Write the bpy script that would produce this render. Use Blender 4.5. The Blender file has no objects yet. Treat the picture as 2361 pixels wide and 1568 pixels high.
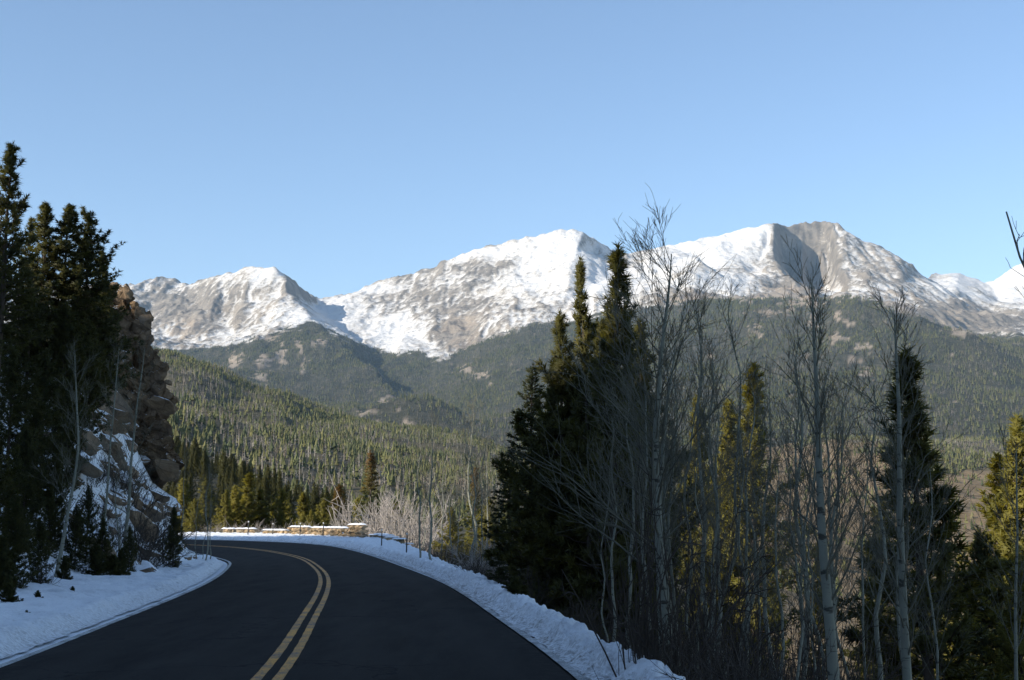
import bpy, math, random
import numpy as np
from mathutils import Vector, Matrix
from mathutils.geometry import delaunay_2d_cdt

random.seed(7)
rng = np.random.default_rng(11)
SC = bpy.context.scene
COL = SC.collection

# ------------------------------------------------------------------ camera
F = 3243.0                       # focal length in units of a 2361 px wide frame
PITCH = math.atan((1205 - 784) / F)
CAMZ = 1.6
cam = bpy.data.cameras.new('camera')
cam.sensor_width = 36.0
cam.lens = 36.0 * F / 2361.0
cam.clip_start = 0.1
cam.clip_end = 60000
co = bpy.data.objects.new('camera', cam)
COL.objects.link(co)
co.location = (0, 0, CAMZ)
co.rotation_euler = (math.pi / 2 + PITCH, 0, 0)
SC.camera = co

# ------------------------------------------------------------------ sky, sun, exposure
SUN_EL = math.radians(24.0)
SUN_BACK = math.radians(62.0)    # angle of the sun to the left of straight behind the camera
TOSUN = Vector((-math.sin(SUN_BACK) * math.cos(SUN_EL), -math.cos(SUN_BACK) * math.cos(SUN_EL), math.sin(SUN_EL)))
W = bpy.data.worlds.new('World')
SC.world = W
W.use_nodes = True
nt = W.node_tree
nt.nodes.clear()
sky = nt.nodes.new('ShaderNodeTexSky')
sky.sky_type = 'NISHITA'
sky.sun_disc = False
sky.sun_elevation = SUN_EL
sky.sun_rotation = math.atan2(TOSUN.x, TOSUN.y)
sky.altitude = 1200
sky.air_density = 1.0
sky.dust_density = 0.35
sky.ozone_density = 1.9
bg = nt.nodes.new('ShaderNodeBackground')
bg.inputs['Strength'].default_value = 0.132
wo = nt.nodes.new('ShaderNodeOutputWorld')
nt.links.new(sky.outputs[0], bg.inputs[0])
nt.links.new(bg.outputs[0], wo.inputs[0])
sl = bpy.data.lights.new('sun', 'SUN')
sl.energy = 5.0
sl.angle = math.radians(0.5)
sl.color = (1.0, 0.92, 0.79)
so = bpy.data.objects.new('sun', sl)
COL.objects.link(so)
so.rotation_euler = (-TOSUN).to_track_quat('-Z', 'Y').to_euler()
so.location = (0, 0, 50)
SC.view_settings.view_transform = 'Standard'
SC.view_settings.look = 'None'
SC.view_settings.gamma = 1.0
SC.view_settings.use_curve_mapping = False
SC.view_settings.exposure = 0.66
try:
    SC.cycles.max_bounces = 6
    SC.cycles.diffuse_bounces = 3
    SC.cycles.glossy_bounces = 2
    SC.cycles.transmission_bounces = 2
    SC.cycles.volume_bounces = 0
    SC.cycles.use_denoising = True
except Exception:
    pass

# ------------------------------------------------------------------ maths helpers
CP, SP = math.cos(PITCH), math.sin(PITCH)

def at(x, y, Y):
    """world point seen at frame position (x, y), Y metres ahead"""
    r, u = (x - 1180.5) / F, -(y - 784.0) / F
    fy, fz = CP - SP * u, SP + CP * u
    k = Y / fy
    return Vector((r * k, Y, CAMZ + fz * k))

def proj(P):
    P = np.asarray(P, float)
    X, Y, Z = P[..., 0], P[..., 1], P[..., 2] - CAMZ
    fw = CP * Y + SP * Z
    up = -SP * Y + CP * Z
    return 1180.5 + F * X / fw, 784.0 - F * up / fw

_perm = np.random.default_rng(3).permutation(256)
_perm = np.concatenate([_perm, _perm, _perm])
_ang = np.random.default_rng(4).uniform(0, 2 * np.pi, 256)
_gx, _gy = np.cos(_ang), np.sin(_ang)

def perlin(x, y):
    xi = np.floor(x).astype(int); yi = np.floor(y).astype(int)
    xf = x - xi; yf = y - yi
    xi &= 255; yi &= 255
    u = xf * xf * xf * (xf * (xf * 6 - 15) + 10); v = yf * yf * yf * (yf * (yf * 6 - 15) + 10)
    def g(ix, iy, dx, dy):
        h = _perm[_perm[ix & 255] + (iy & 255)]
        return _gx[h] * dx + _gy[h] * dy
    a = g(xi, yi, xf, yf); b = g(xi + 1, yi, xf - 1, yf)
    c = g(xi, yi + 1, xf, yf - 1); d = g(xi + 1, yi + 1, xf - 1, yf - 1)
    return ((a + u * (b - a)) * (1 - v) + (c + u * (d - c)) * v) * 1.5

def fbm(x, y, octv=5, gain=0.5, lac=2.03):
    s = np.zeros_like(x, float); a = 1.0
    for o in range(octv):
        s += a * perlin(x + 17.3 * o, y - 9.1 * o)
        x = x * lac; y = y * lac; a *= gain
    return s

def ridged(x, y, octv=5, gain=0.5, lac=2.1):
    s = np.zeros_like(x, float); a = 1.0; w = 1.0
    for o in range(octv):
        n = 1 - np.abs(perlin(x + 31.7 * o, y + 5.3 * o))
        n = n * n
        s += a * w * n
        w = np.clip(n * 1.6, 0, 1)
        x = x * lac; y = y * lac; a *= gain
    return s

def smooth(e0, e1, x):
    t = np.clip((x - e0) / (e1 - e0), 0, 1)
    return t * t * (3 - 2 * t)

def tri_interp(pts, vals, qx, qy):
    """piecewise linear interpolation over the Delaunay triangles of pts"""
    res = delaunay_2d_cdt([Vector((p[0], p[1])) for p in pts], [], [], 0, 1e-6)
    vs, fs, orig = res[0], res[2], res[3]
    V = np.array([[v.x, v.y] for v in vs])
    Z = np.array([vals[o[0]] for o in orig])
    out = np.full(qx.shape, np.nan)
    for f in fs:
        (x0, y0), (x1, y1), (x2, y2) = V[f[0]], V[f[1]], V[f[2]]
        m = (qx >= min(x0, x1, x2)) & (qx <= max(x0, x1, x2)) & (qy >= min(y0, y1, y2)) & (qy <= max(y0, y1, y2))
        idx = np.nonzero(m)
        if len(idx[0]) == 0:
            continue
        px, py = qx[idx], qy[idx]
        d = (y1 - y2) * (x0 - x2) + (x2 - x1) * (y0 - y2)
        if abs(d) < 1e-12:
            continue
        a = ((y1 - y2) * (px - x2) + (x2 - x1) * (py - y2)) / d
        b = ((y2 - y0) * (px - x2) + (x0 - x2) * (py - y2)) / d
        c = 1 - a - b
        k = (a >= -1e-6) & (b >= -1e-6) & (c >= -1e-6)
        z = a * Z[f[0]] + b * Z[f[1]] + c * Z[f[2]]
        sel = tuple(i[k] for i in idx)
        out[sel] = z[k]
    bad = np.isnan(out)
    if bad.any():
        out[bad] = np.nanmin(out)
    return out

def blur(z, n):
    for _ in range(n):
        p = np.pad(z, 1, mode='edge')
        z = (p[:-2, 1:-1] + p[2:, 1:-1] + p[1:-1, :-2] + p[1:-1, 2:] + 2 * p[1:-1, 1:-1]) / 6
    return z

# ------------------------------------------------------------------ mesh helpers
def mesh_np(name, V, Fc, mat=None, smooth_sh=True, attrs=None, mat_idx=None, mats=None):
    """V (n,3); Fc (m,3) or (m,4) index array, or a list of such arrays"""
    me = bpy.data.meshes.new(name)
    V = np.asarray(V, np.float32)
    arrs = Fc if isinstance(Fc, (list, tuple)) else [Fc]
    arrs = [np.asarray(a, np.int32) for a in arrs if len(a)]
    loops = np.concatenate([a.ravel() for a in arrs])
    sizes = np.concatenate([np.full(len(a), a.shape[1], np.int32) for a in arrs])
    starts = np.concatenate([[0], np.cumsum(sizes)[:-1]]).astype(np.int32)
    me.vertices.add(len(V)); me.vertices.foreach_set('co', V.ravel())
    me.loops.add(len(loops)); me.loops.foreach_set('vertex_index', loops)
    me.polygons.add(len(sizes)); me.polygons.foreach_set('loop_start', starts)
    try:
        me.polygons.foreach_set('loop_total', sizes)
    except Exception:
        pass
    me.update(calc_edges=True)
    me.polygons.foreach_set('use_smooth', np.full(len(sizes), smooth_sh, bool))
    if attrs:
        for k, a in attrs.items():
            a = np.asarray(a, np.float32)
            if a.ndim == 1:
                at_ = me.attributes.new(k, 'FLOAT', 'POINT'); at_.data.foreach_set('value', a)
            else:
                at_ = me.attributes.new(k, 'FLOAT_COLOR', 'POINT')
                c4 = np.ones((len(a), 4), np.float32); c4[:, :3] = a
                at_.data.foreach_set('color', c4.ravel())
    for m in (mats or ([mat] if mat else [])):
        me.materials.append(m)
    if mat_idx is not None:
        me.polygons.foreach_set('material_index', np.asarray(mat_idx, np.int32))
    me.validate()
    return me

def grid_faces(nr, nc):
    i = np.arange(nr * nc).reshape(nr, nc)
    return np.stack([i[:-1, :-1], i[:-1, 1:], i[1:, 1:], i[1:, :-1]], -1).reshape(-1, 4)

def link(name, me, parent=None, loc=None, rot=None, scale=None):
    o = bpy.data.objects.new(name, me)
    COL.objects.link(o)
    if parent:
        o.parent = parent
    if loc is not None: o.location = loc
    if rot is not None: o.rotation_euler = rot
    if scale is not None: o.scale = scale if hasattr(scale, '__len__') else (scale,) * 3
    return o

def tag(o, label=None, cat=None, group=None, kind=None):
    if label: o['label'] = label
    if cat: o['category'] = cat
    if group: o['group'] = group
    if kind: o['kind'] = kind
    return o

class MB:
    """collects tubes and triangles into one mesh"""
    def __init__(self):
        self.V = []; self.Q = []; self.T = []; self.n = 0
    def tube(self, pts, rad, sides=5):
        pts = np.asarray(pts, float); m = len(pts)
        t = np.gradient(pts, axis=0)
        t /= np.linalg.norm(t, axis=1)[:, None] + 1e-9
        ref = np.array([0.31, 0.77, 0.21]) if abs(t[0, 2]) > 0.8 else np.array([0, 0, 1.0])
        a = np.cross(t, ref); a /= np.linalg.norm(a, axis=1)[:, None] + 1e-9
        b = np.cross(t, a)
        ph = np.arange(sides) * 2 * math.pi / sides
        ring = (a[:, None, :] * np.cos(ph)[None, :, None] + b[:, None, :] * np.sin(ph)[None, :, None]) * np.asarray(rad, float)[:, None, None] + pts[:, None, :]
        self.V.append(ring.reshape(-1, 3))
        i = np.arange(m * sides).reshape(m, sides) + self.n
        j = np.roll(i, -1, axis=1)
        self.Q.append(np.stack([i[:-1], j[:-1], j[1:], i[1:]], -1).reshape(-1, 4))
        self.n += m * sides
    def tris(self, V, T):
        self.V.append(np.asarray(V, float)); self.T.append(np.asarray(T) + self.n); self.n += len(V)
    def quads(self, V, Q):
        self.V.append(np.asarray(V, float)); self.Q.append(np.asarray(Q) + self.n); self.n += len(V)
    def mesh(self, name, mat, smooth_sh=True, attrs=None):
        fs = []
        if self.Q: fs.append(np.concatenate(self.Q))
        if self.T: fs.append(np.concatenate(self.T))
        return mesh_np(name, np.concatenate(self.V), fs, mat, smooth_sh, attrs)

# ------------------------------------------------------------------ materials
class NT:
    def __init__(self, name, rough=0.9, spec=0.2):
        self.m = bpy.data.materials.new(name); self.m.use_nodes = True
        self.t = self.m.node_tree; self.n = self.t.nodes; self.l = self.t.links
        self.b = self.n['Principled BSDF']
        self.b.inputs['Roughness'].default_value = rough
        self.b.inputs['Specular IOR Level'].default_value = spec
    def new(self, t, **kw):
        nd = self.n.new(t)
        for k, v in kw.items(): setattr(nd, k, v)
        return nd
    def link(self, a, b): self.l.new(a, b)
    def coord(self, kind='Object', scale=(1, 1, 1), rot=(0, 0, 0)):
        tc = self.new('ShaderNodeTexCoord'); mp = self.new('ShaderNodeMapping')
        mp.inputs['Scale'].default_value = scale; mp.inputs['Rotation'].default_value = rot
        self.link(tc.outputs[kind], mp.inputs['Vector']); return mp.outputs[0]
    def geo(self, scale=(1, 1, 1), rot=(0, 0, 0)):
        g = self.new('ShaderNodeNewGeometry'); mp = self.new('ShaderNodeMapping')
        mp.inputs['Scale'].default_value = scale; mp.inputs['Rotation'].default_value = rot
        self.link(g.outputs['Position'], mp.inputs['Vector']); return mp.outputs[0]
    def noise(self, vec, scale=1.0, detail=6, rough=0.6, dist=0.0):
        nd = self.new('ShaderNodeTexNoise')
        nd.inputs['Scale'].default_value = scale; nd.inputs['Detail'].default_value = detail
        nd.inputs['Roughness'].default_value = rough; nd.inputs['Distortion'].default_value = dist
        self.link(vec, nd.inputs['Vector']); return nd.outputs['Fac']
    def voronoi(self, vec, scale=1.0, feature='F1', rnd=1.0):
        nd = self.new('ShaderNodeTexVoronoi'); nd.feature = feature
        nd.inputs['Scale'].default_value = scale; nd.inputs['Randomness'].default_value = rnd
        self.link(vec, nd.inputs['Vector']); return nd
    def ramp(self, fac, stops):
        nd = self.new('ShaderNodeValToRGB')
        el = nd.color_ramp.elements
        while len(el) < len(stops): el.new(0.5)
        for e, (p, c) in zip(el, stops):
            e.position = p; e.color = (c, c, c, 1) if not hasattr(c, '__len__') else (*c, 1)
        self.link(fac, nd.inputs[0]); return nd.outputs[0]
    def mix(self, fac, a, b, mode='MIX'):
        nd = self.new('ShaderNodeMix'); nd.data_type = 'RGBA'; nd.blend_type = mode
        for sock, v in ((nd.inputs[0], fac), (nd.inputs[6], a), (nd.inputs[7], b)):
            if isinstance(v, (int, float)): sock.default_value = v
            elif isinstance(v, tuple): sock.default_value = (*v, 1)
            else: self.link(v, sock)
        return nd.outputs[2]
    def math(self, op, a, b=0.0, clamp=False):
        nd = self.new('ShaderNodeMath'); nd.operation = op; nd.use_clamp = clamp
        for sock, v in ((nd.inputs[0], a), (nd.inputs[1], b)):
            if isinstance(v, (int, float)): sock.default_value = v
            else: self.link(v, sock)
        return nd.outputs[0]
    def attr(self, name, out='Fac'):
        nd = self.new('ShaderNodeAttribute'); nd.attribute_name = name; return nd.outputs[out]
    def objrand(self):
        return self.new('ShaderNodeObjectInfo').outputs['Random']
    def normal_z(self):
        g = self.new('ShaderNodeNewGeometry'); s = self.new('ShaderNodeSeparateXYZ')
        self.link(g.outputs['Normal'], s.inputs[0]); return s.outputs[2]
    def bump(self, h, strength=0.5, dist=0.1):
        nd = self.new('ShaderNodeBump'); nd.inputs['Strength'].default_value = strength
        nd.inputs['Distance'].default_value = dist
        self.link(h, nd.inputs['Height']); self.link(nd.outputs[0], self.b.inputs['Normal'])
    def col(self, c):
        if isinstance(c, tuple): self.b.inputs['Base Color'].default_value = (*c, 1)
        else: self.link(c, self.b.inputs['Base Color'])
        return self.m

SNOW = (0.86, 0.87, 0.88)

def mat_mountain():
    M = NT('mountain_surface', 0.95, 0.1)
    p = M.geo((1, 1, 1))
    st = M.geo((0.9, 0.9, 2.6), (0.15, 0.35, 0.2))
    n1 = M.noise(st, 1 / 70.0, 8, 0.68, 0.3)
    n2 = M.noise(p, 1 / 240.0, 5, 0.6, 0.4)
    n3 = M.noise(M.geo((1, 1, 1.8), (0.1, 0.3, 0.2)), 1 / 11.0, 8, 0.78, 0.3)
    nn = M.math('ADD', M.math('ADD', M.math('MULTIPLY', n1, 0.30), M.math('MULTIPLY', n2, 0.22)), M.math('MULTIPLY', n3, 0.48))
    s = M.math('ADD', M.attr('snow'), M.math('MULTIPLY', M.math('SUBTRACT', nn, 0.5), 3.2))
    sf = M.ramp(s, [(0.38, 0.0), (0.62, 1.0)])
    rockn = M.noise(p, 1 / 90.0, 8, 0.65, 0.5)
    grey = M.ramp(rockn, [(0.3, (0.11, 0.098, 0.085)), (0.7, (0.31, 0.27, 0.225))])
    tan = M.ramp(rockn, [(0.3, (0.26, 0.20, 0.15)), (0.7, (0.46, 0.38, 0.29))])
    rock = M.mix(M.attr('tan'), grey, tan)
    thin = M.ramp(s, [(0.45, (0.46, 0.42, 0.37)), (0.95, (0.70, 0.69, 0.675))])
    fl = M.ramp(M.noise(p, 1 / 35.0, 6, 0.7), [(0.3, (0.03, 0.032, 0.02)), (0.55, (0.06, 0.057, 0.038)), (0.75, (0.12, 0.105, 0.075))])
    base = M.mix(sf, rock, thin)
    base = M.mix(M.attr('forest'), base, M.mix(M.attr('tan'), fl, tan))
    M.bump(M.math('ADD', M.math('ADD', n1, M.math('MULTIPLY', rockn, 1.5)), M.math('MULTIPLY', n3, .4)), 0.9, 14.0)
    return M.col(base)

def mat_forest_floor():
    M = NT('hill_ground', 0.95, 0.1)
    p = M.geo()
    n = M.noise(p, 1 / 14.0, 7, 0.7)
    fl = M.ramp(n, [(0.3, (0.045, 0.042, 0.028)), (0.55, (0.10, 0.09, 0.06)), (0.72, (0.17, 0.14, 0.10)), (0.8, (0.5, 0.5, 0.52))])
    gr = M.ramp(M.noise(p, 1 / 22.0, 8, 0.72), [(0.25, (0.085, 0.064, 0.038)), (0.45, (0.19, 0.137, 0.08)), (0.75, (0.31, 0.23, 0.14))])
    M.bump(n, 0.8, 3.0)
    return M.col(M.mix(M.attr('tan'), fl, gr))

def mat_vcol(name, rough=0.9):
    M = NT(name, rough, 0.15)
    return M.col(M.attr('col', 'Color'))

def mat_ground():
    M = NT('near_ground', 0.95, 0.15)
    p = M.geo()
    n = M.noise(p, 1.6, 8, 0.7)
    dirt = M.ramp(n, [(0.25, (0.03, 0.024, 0.018)), (0.5, (0.075, 0.055, 0.038)), (0.7, (0.15, 0.11, 0.07)), (0.85, (0.24, 0.18, 0.11))])
    sn = M.ramp(M.noise(p, 22.0, 5, 0.75), [(0.30, (0.55, 0.55, 0.55)), (0.42, SNOW)])
    m = M.math('ADD', M.attr('snow'), M.math('MULTIPLY', M.math('SUBTRACT', M.noise(p, 0.9, 7, 0.65), 0.5), 1.6))
    f = M.ramp(m, [(0.46, 0.0), (0.54, 1.0)])
    M.bump(M.math('ADD', n, M.math('MULTIPLY', f, 0.5)), 0.6, 0.12)
    return M.col(M.mix(f, dirt, sn))

def mat_snow():
    M = NT('roadside_snow', 0.6, 0.25)
    p = M.geo()
    speck = M.noise(p, 26.0, 4, 0.8)
    big = M.noise(p, 2.2, 6, 0.65)
    c = M.mix(M.ramp(speck, [(0.30, 1.0), (0.40, 0.0)]), SNOW, (0.34, 0.325, 0.31))
    grit = M.math('MULTIPLY', M.attr('grit'), M.ramp(M.noise(p, 14.0, 6, 0.75), [(0.42, 0.0), (0.62, 1.0)]))
    c = M.mix(grit, c, (0.20, 0.17, 0.145))
    M.bump(M.math('ADD', M.noise(p, 9.0, 7, 0.7), M.math('MULTIPLY', big, 0.8)), 0.7, 0.06)
    M.b.inputs['Subsurface Weight'].default_value = 0.0
    return M.col(c)

def mat_asphalt():
    M = NT('asphalt', 0.62, 0.06)
    p = M.geo()
    fine = M.noise(p, 60.0, 3, 0.8)
    mid = M.noise(M.geo((2.2, 0.35, 1), (0, 0, 0.12)), 0.9, 8, 0.68)
    d = M.attr('lat')
    # wheel paths slightly polished
    w = M.math('ABSOLUTE', M.math('SUBTRACT', M.math('ABSOLUTE', d), 1.65))
    w = M.math('ABSOLUTE', M.math('SUBTRACT', w, 0.8))
    path = M.ramp(w, [(0.0, 1.0), (0.45, 0.0)])
    base = M.ramp(M.math('ADD', M.math('MULTIPLY', fine, 0.5), M.math('MULTIPLY', mid, 0.5)), [(0.34, (0.0065, 0.0058, 0.005)), (0.66, (0.040, 0.036, 0.032))])
    base = M.mix(M.math('MULTIPLY', path, 0.5), base, (0.034, 0.030, 0.026))
    v = M.voronoi(M.geo((1, 1, 1)), 0.28, 'DISTANCE_TO_EDGE')
    dn = M.new('ShaderNodeVectorMath'); dn.operation = 'ADD'
    nz = M.new('ShaderNodeTexNoise'); nz.inputs['Scale'].default_value = 2.5; nz.inputs['Detail'].default_value = 5
    M.link(p, nz.inputs['Vector'])
    M.link(p, dn.inputs[0]); M.link(nz.outputs['Color'], dn.inputs[1]); M.link(dn.outputs[0], v.inputs['Vector'])
    crack = M.math('MULTIPLY', M.ramp(v.outputs['Distance'], [(0.0, 1.0), (0.009, 0.0)]), M.ramp(M.noise(p, 0.25, 3, 0.5), [(0.44, 0.0), (0.5, 1.0)]))
    base = M.mix(crack, base, (0.008, 0.008, 0.008))
    edge_ = M.math('MULTIPLY', M.ramp(M.math('SUBTRACT', M.math('ABSOLUTE', d), 2.7), [(0.0, 0.0), (0.9, 1.0)]), M.ramp(M.noise(p, 5.0, 7, 0.75), [(0.45, 0.0), (0.7, 1.0)]))
    base = M.mix(M.math('MULTIPLY', edge_, 0.8), base, (0.085, 0.078, 0.068))
    M.bump(M.math('SUBTRACT', fine, M.math('MULTIPLY', crack, 2.0)), 0.5, 0.008)
    M.b.inputs['Roughness'].default_value = 0.85
    return M.col(base)

def mat_paint(name, c):
    M = NT(name, 0.6, 0.3)
    p = M.geo()
    f = M.ramp(M.math('ADD', M.math('MULTIPLY', M.noise(p, 30.0, 5, 0.8), 0.6), M.math('MULTIPLY', M.noise(p, 1.7, 5, 0.6), 0.4)), [(0.42, 0.0), (0.56, 1.0)])
    return M.col(M.mix(f, (0.05, 0.05, 0.048), c))

def mat_rock(name, snow_lo=0.72, snow_amt=1.0, warm=1.0, gain=1.0):
    M = NT(name, 0.9, 0.2)
    p = M.geo()
    n = M.noise(p, 1.3, 9, 0.68, 0.6)
    c = M.ramp(n, [(0.25, (0.08, 0.052, 0.032)), (0.45, (0.22, 0.148 * warm, 0.09 * warm)), (0.6, (0.36, 0.255, 0.16)), (0.78, (0.46, 0.36, 0.25))])
    c = M.mix(1.0, c, (gain, gain * .97, gain * .9), 'MULTIPLY') if gain != 1 else c
    c = M.mix(M.ramp(M.noise(p, 0.5, 4, 0.6), [(0.5, 0.0), (0.7, 0.45)]), c, (0.15 * gain, 0.14 * gain, 0.125 * gain))
    c = M.mix(M.math('MULTIPLY', M.objrand(), 0.35), c, (0.10, 0.09, 0.075))
    cr = M.voronoi(M.geo((1, 1, 0.8), (0.5, 0.3, 0)), 1.1, 'DISTANCE_TO_EDGE')
    ck = M.ramp(cr.outputs['Distance'], [(0.0, 1.0), (0.03, 0.0)])
    c = M.mix(M.math('MULTIPLY', ck, 0.25), c, (0.03, 0.024, 0.02))
    if snow_amt > 0:
        s = M.math('ADD', M.normal_z(), M.math('MULTIPLY', M.math('SUBTRACT', M.noise(p, 1.5, 5, 0.6), 0.5), 0.55))
        f = M.math('MULTIPLY', M.ramp(s, [(snow_lo, 0.0), (snow_lo + 0.03, 1.0)]), snow_amt)
        c = M.mix(f, c, SNOW)
    M.bump(M.math('SUBTRACT', M.math('ADD', n, M.math('MULTIPLY', M.noise(p, 7, 6, 0.7), 0.3)), M.math('MULTIPLY', ck, 0.12)), 0.9, 0.16)
    return M.col(c)

def mat_needles(name, dark, light, tip=None):
    M = NT(name, 0.55, 0.25)
    p = M.coord('Object')
    n = M.noise(p, 1.1, 4, 0.7)
    c = M.mix(M.ramp(n, [(0.3, 0.0), (0.7, 1.0)]), dark, light)
    c = M.mix(M.math('MULTIPLY', M.objrand(), 0.3), c, dark)
    if tip:
        g = M.new('ShaderNodeTexCoord'); s = M.new('ShaderNodeSeparateXYZ')
        M.link(g.outputs['Object'], s.inputs[0])
        f = M.math('MULTIPLY', M.ramp(M.math('ADD', M.math('DIVIDE', s.outputs[2], 10.0), M.math('MULTIPLY', M.math('SUBTRACT', n, 0.5), 0.35)), [(0.70, 0.0), (0.95, 1.0)]), 0.85)
        c = M.mix(f, c, tip)
    M.col(c)
    tl_ = M.new('ShaderNodeBsdfTranslucent'); mx = M.new('ShaderNodeMixShader'); mx.inputs[0].default_value = 0.38
    br_ = M.new('ShaderNodeMix'); br_.data_type = 'RGBA'; br_.blend_type = 'MULTIPLY'; br_.inputs[0].default_value = 1.0
    M.link(c, br_.inputs[6]); br_.inputs[7].default_value = (1.7, 1.6, 1.0, 1)
    M.link(br_.outputs[2], tl_.inputs['Color'])
    M.link(M.b.outputs[0], mx.inputs[1]); M.link(tl_.outputs[0], mx.inputs[2]); M.link(mx.outputs[0], M.n['Material Output'].inputs['Surface'])
    return M.m

def mat_bark(name, a, b, scale=6.0):
    M = NT(name, 0.9, 0.15)
    p = M.coord('Object', (1, 1, 0.25))
    n = M.noise(p, scale, 7, 0.7)
    M.bump(n, 0.8, 0.02)
    return M.col(M.ramp(n, [(0.3, a), (0.7, b)]))

def mat_aspen(name, pale, dark):
    M = NT(name, 0.75, 0.2)
    tc = M.new('ShaderNodeTexCoord')
    p = M.coord('Object', (1, 1, 1))
    q = M.coord('Object', (3.0, 3.0, 9.0))
    marks = M.ramp(M.noise(q, 1.6, 4, 0.65, 0.3), [(0.57, 0.0), (0.64, 1.0)])
    base = M.ramp(M.noise(p, 3.0, 6, 0.65), [(0.3, tuple(v * 0.75 for v in pale)), (0.7, pale)])
    c = M.mix(M.math('MULTIPLY', marks, 0.85), base, dark)
    return M.col(c)

MAT_MTN = mat_mountain(); MAT_HILL = mat_forest_floor(); MAT_FOREST = mat_vcol('far_forest')
MAT_GROUND = mat_ground(); MAT_SNOW = mat_snow(); MAT_ASPH = mat_asphalt()
MAT_YEL = mat_paint('yellow_paint', (0.72, 0.31, 0.002)); MAT_WHT = mat_paint('white_paint', (0.62, 0.62, 0.60))
MAT_CLIFF = mat_rock('cliff_rock', 0.88, 1.0, 1.0, 0.8); MAT_BOULDER = mat_rock('boulder_rock', 0.62, 1.0)
MAT_WALL = mat_rock('wall_stone', 2.0, 0.0, 1.15, 1.45)
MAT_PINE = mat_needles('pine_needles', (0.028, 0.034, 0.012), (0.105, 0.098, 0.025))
MAT_GOLD = mat_needles('sunlit_yellow_pine_needles', (0.10, 0.098, 0.022), (0.25, 0.22, 0.045))  # yellow-green needles, brightened to paint sunlight on these pines into the colour
MAT_TUFT = mat_needles('tufted_pine_needles', (0.028, 0.034, 0.012), (0.15, 0.135, 0.032))  # light tone raised above plain pine to paint in sun on the twin tops
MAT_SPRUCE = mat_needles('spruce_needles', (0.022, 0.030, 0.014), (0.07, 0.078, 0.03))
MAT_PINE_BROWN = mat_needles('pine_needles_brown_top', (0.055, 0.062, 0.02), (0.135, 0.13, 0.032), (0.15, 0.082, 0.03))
MAT_BARK = mat_bark('conifer_bark', (0.035, 0.026, 0.02), (0.12, 0.095, 0.075))
MAT_ASPEN = mat_aspen('aspen_bark', (0.26, 0.26, 0.205), (0.035, 0.031, 0.025))
MAT_TWIG = mat_bark('aspen_twig_bark', (0.085, 0.08, 0.06), (0.21, 0.20, 0.15), 3.0)
MAT_SHRUB = mat_bark('shrub_bark', (0.035, 0.028, 0.024), (0.10, 0.082, 0.066), 3.0)
MAT_PALESHRUB = mat_bark('pale_shrub_bark', (0.24, 0.21, 0.185), (0.48, 0.43, 0.385), 3.0)
MAT_POLE = NT('pole_metal', 0.6, 0.4).col((0.035, 0.033, 0.03))
MAT_CAP = NT('pole_reflector', 0.4, 0.5).col((0.55, 0.55, 0.52))

# ================================================================== THE ROAD LINE
_cl = np.array([(-0.6, -90), (-0.9, -40), (-1.7, 0), (-2.45, 14.3), (-3.46, 24.5), (-4.25, 32), (-5.3, 40.5), (-6.7, 49.5), (-9.2, 63),
                (-11.9, 74), (-15.4, 85.5), (-20.5, 98), (-28.5, 111), (-40, 122.5), (-56, 131), (-78, 136), (-110, 139), (-160, 142)], float)
def catmull(P, n=24):
    out = []
    for i in range(len(P) - 1):
        p0 = P[max(i - 1, 0)]; p1 = P[i]; p2 = P[i + 1]; p3 = P[min(i + 2, len(P) - 1)]
        for t in np.linspace(0, 1, n, endpoint=False):
            out.append(0.5 * ((2 * p1) + (-p0 + p2) * t + (2 * p0 - 5 * p1 + 4 * p2 - p3) * t * t + (-p0 + 3 * p1 - 3 * p2 + p3) * t ** 3))
    out.append(P[-1])
    return np.array(out)
_d = catmull(_cl)
_s = np.concatenate([[0], np.cumsum(np.linalg.norm(np.diff(_d, axis=0), axis=1))])
_s -= np.interp(0, _d[:, 1][:200], _s[:200])          # s = 0 beside the camera
def smooth_line(s):
    return np.stack([np.interp(s, _s, _d[:, 0]), np.interp(s, _s, _d[:, 1])], -1)
S_ALL = np.arange(-85, _s[-1], 0.5)
C_ALL = smooth_line(S_ALL)
for _ in range(40):
    C_ALL[1:-1] = (C_ALL[:-2] + 2 * C_ALL[1:-1] + C_ALL[2:]) / 4
_T = np.gradient(C_ALL, axis=0); _T /= np.linalg.norm(_T, axis=1)[:, None]
N_ALL = np.stack([_T[:, 1], -_T[:, 0]], -1)           # points to the right of travel
def road_frame(s):
    c = np.stack([np.interp(s, S_ALL, C_ALL[:, 0]), np.interp(s, S_ALL, C_ALL[:, 1])], -1)
    n = np.stack([np.interp(s, S_ALL, N_ALL[:, 0]), np.interp(s, S_ALL, N_ALL[:, 1])], -1)
    return c, n / np.linalg.norm(n, axis=-1)[..., None]
def bank(s):
    return 0.075 * smooth(45, 85, s)
RW = lambda s: 3.45 + 0.9 * smooth(60, 95, s)          # asphalt edge, right
LW = 3.5                                               # asphalt edge, left
def road_z(s, lat):
    return bank(s) * lat - 0.012 * np.abs(lat)

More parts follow.
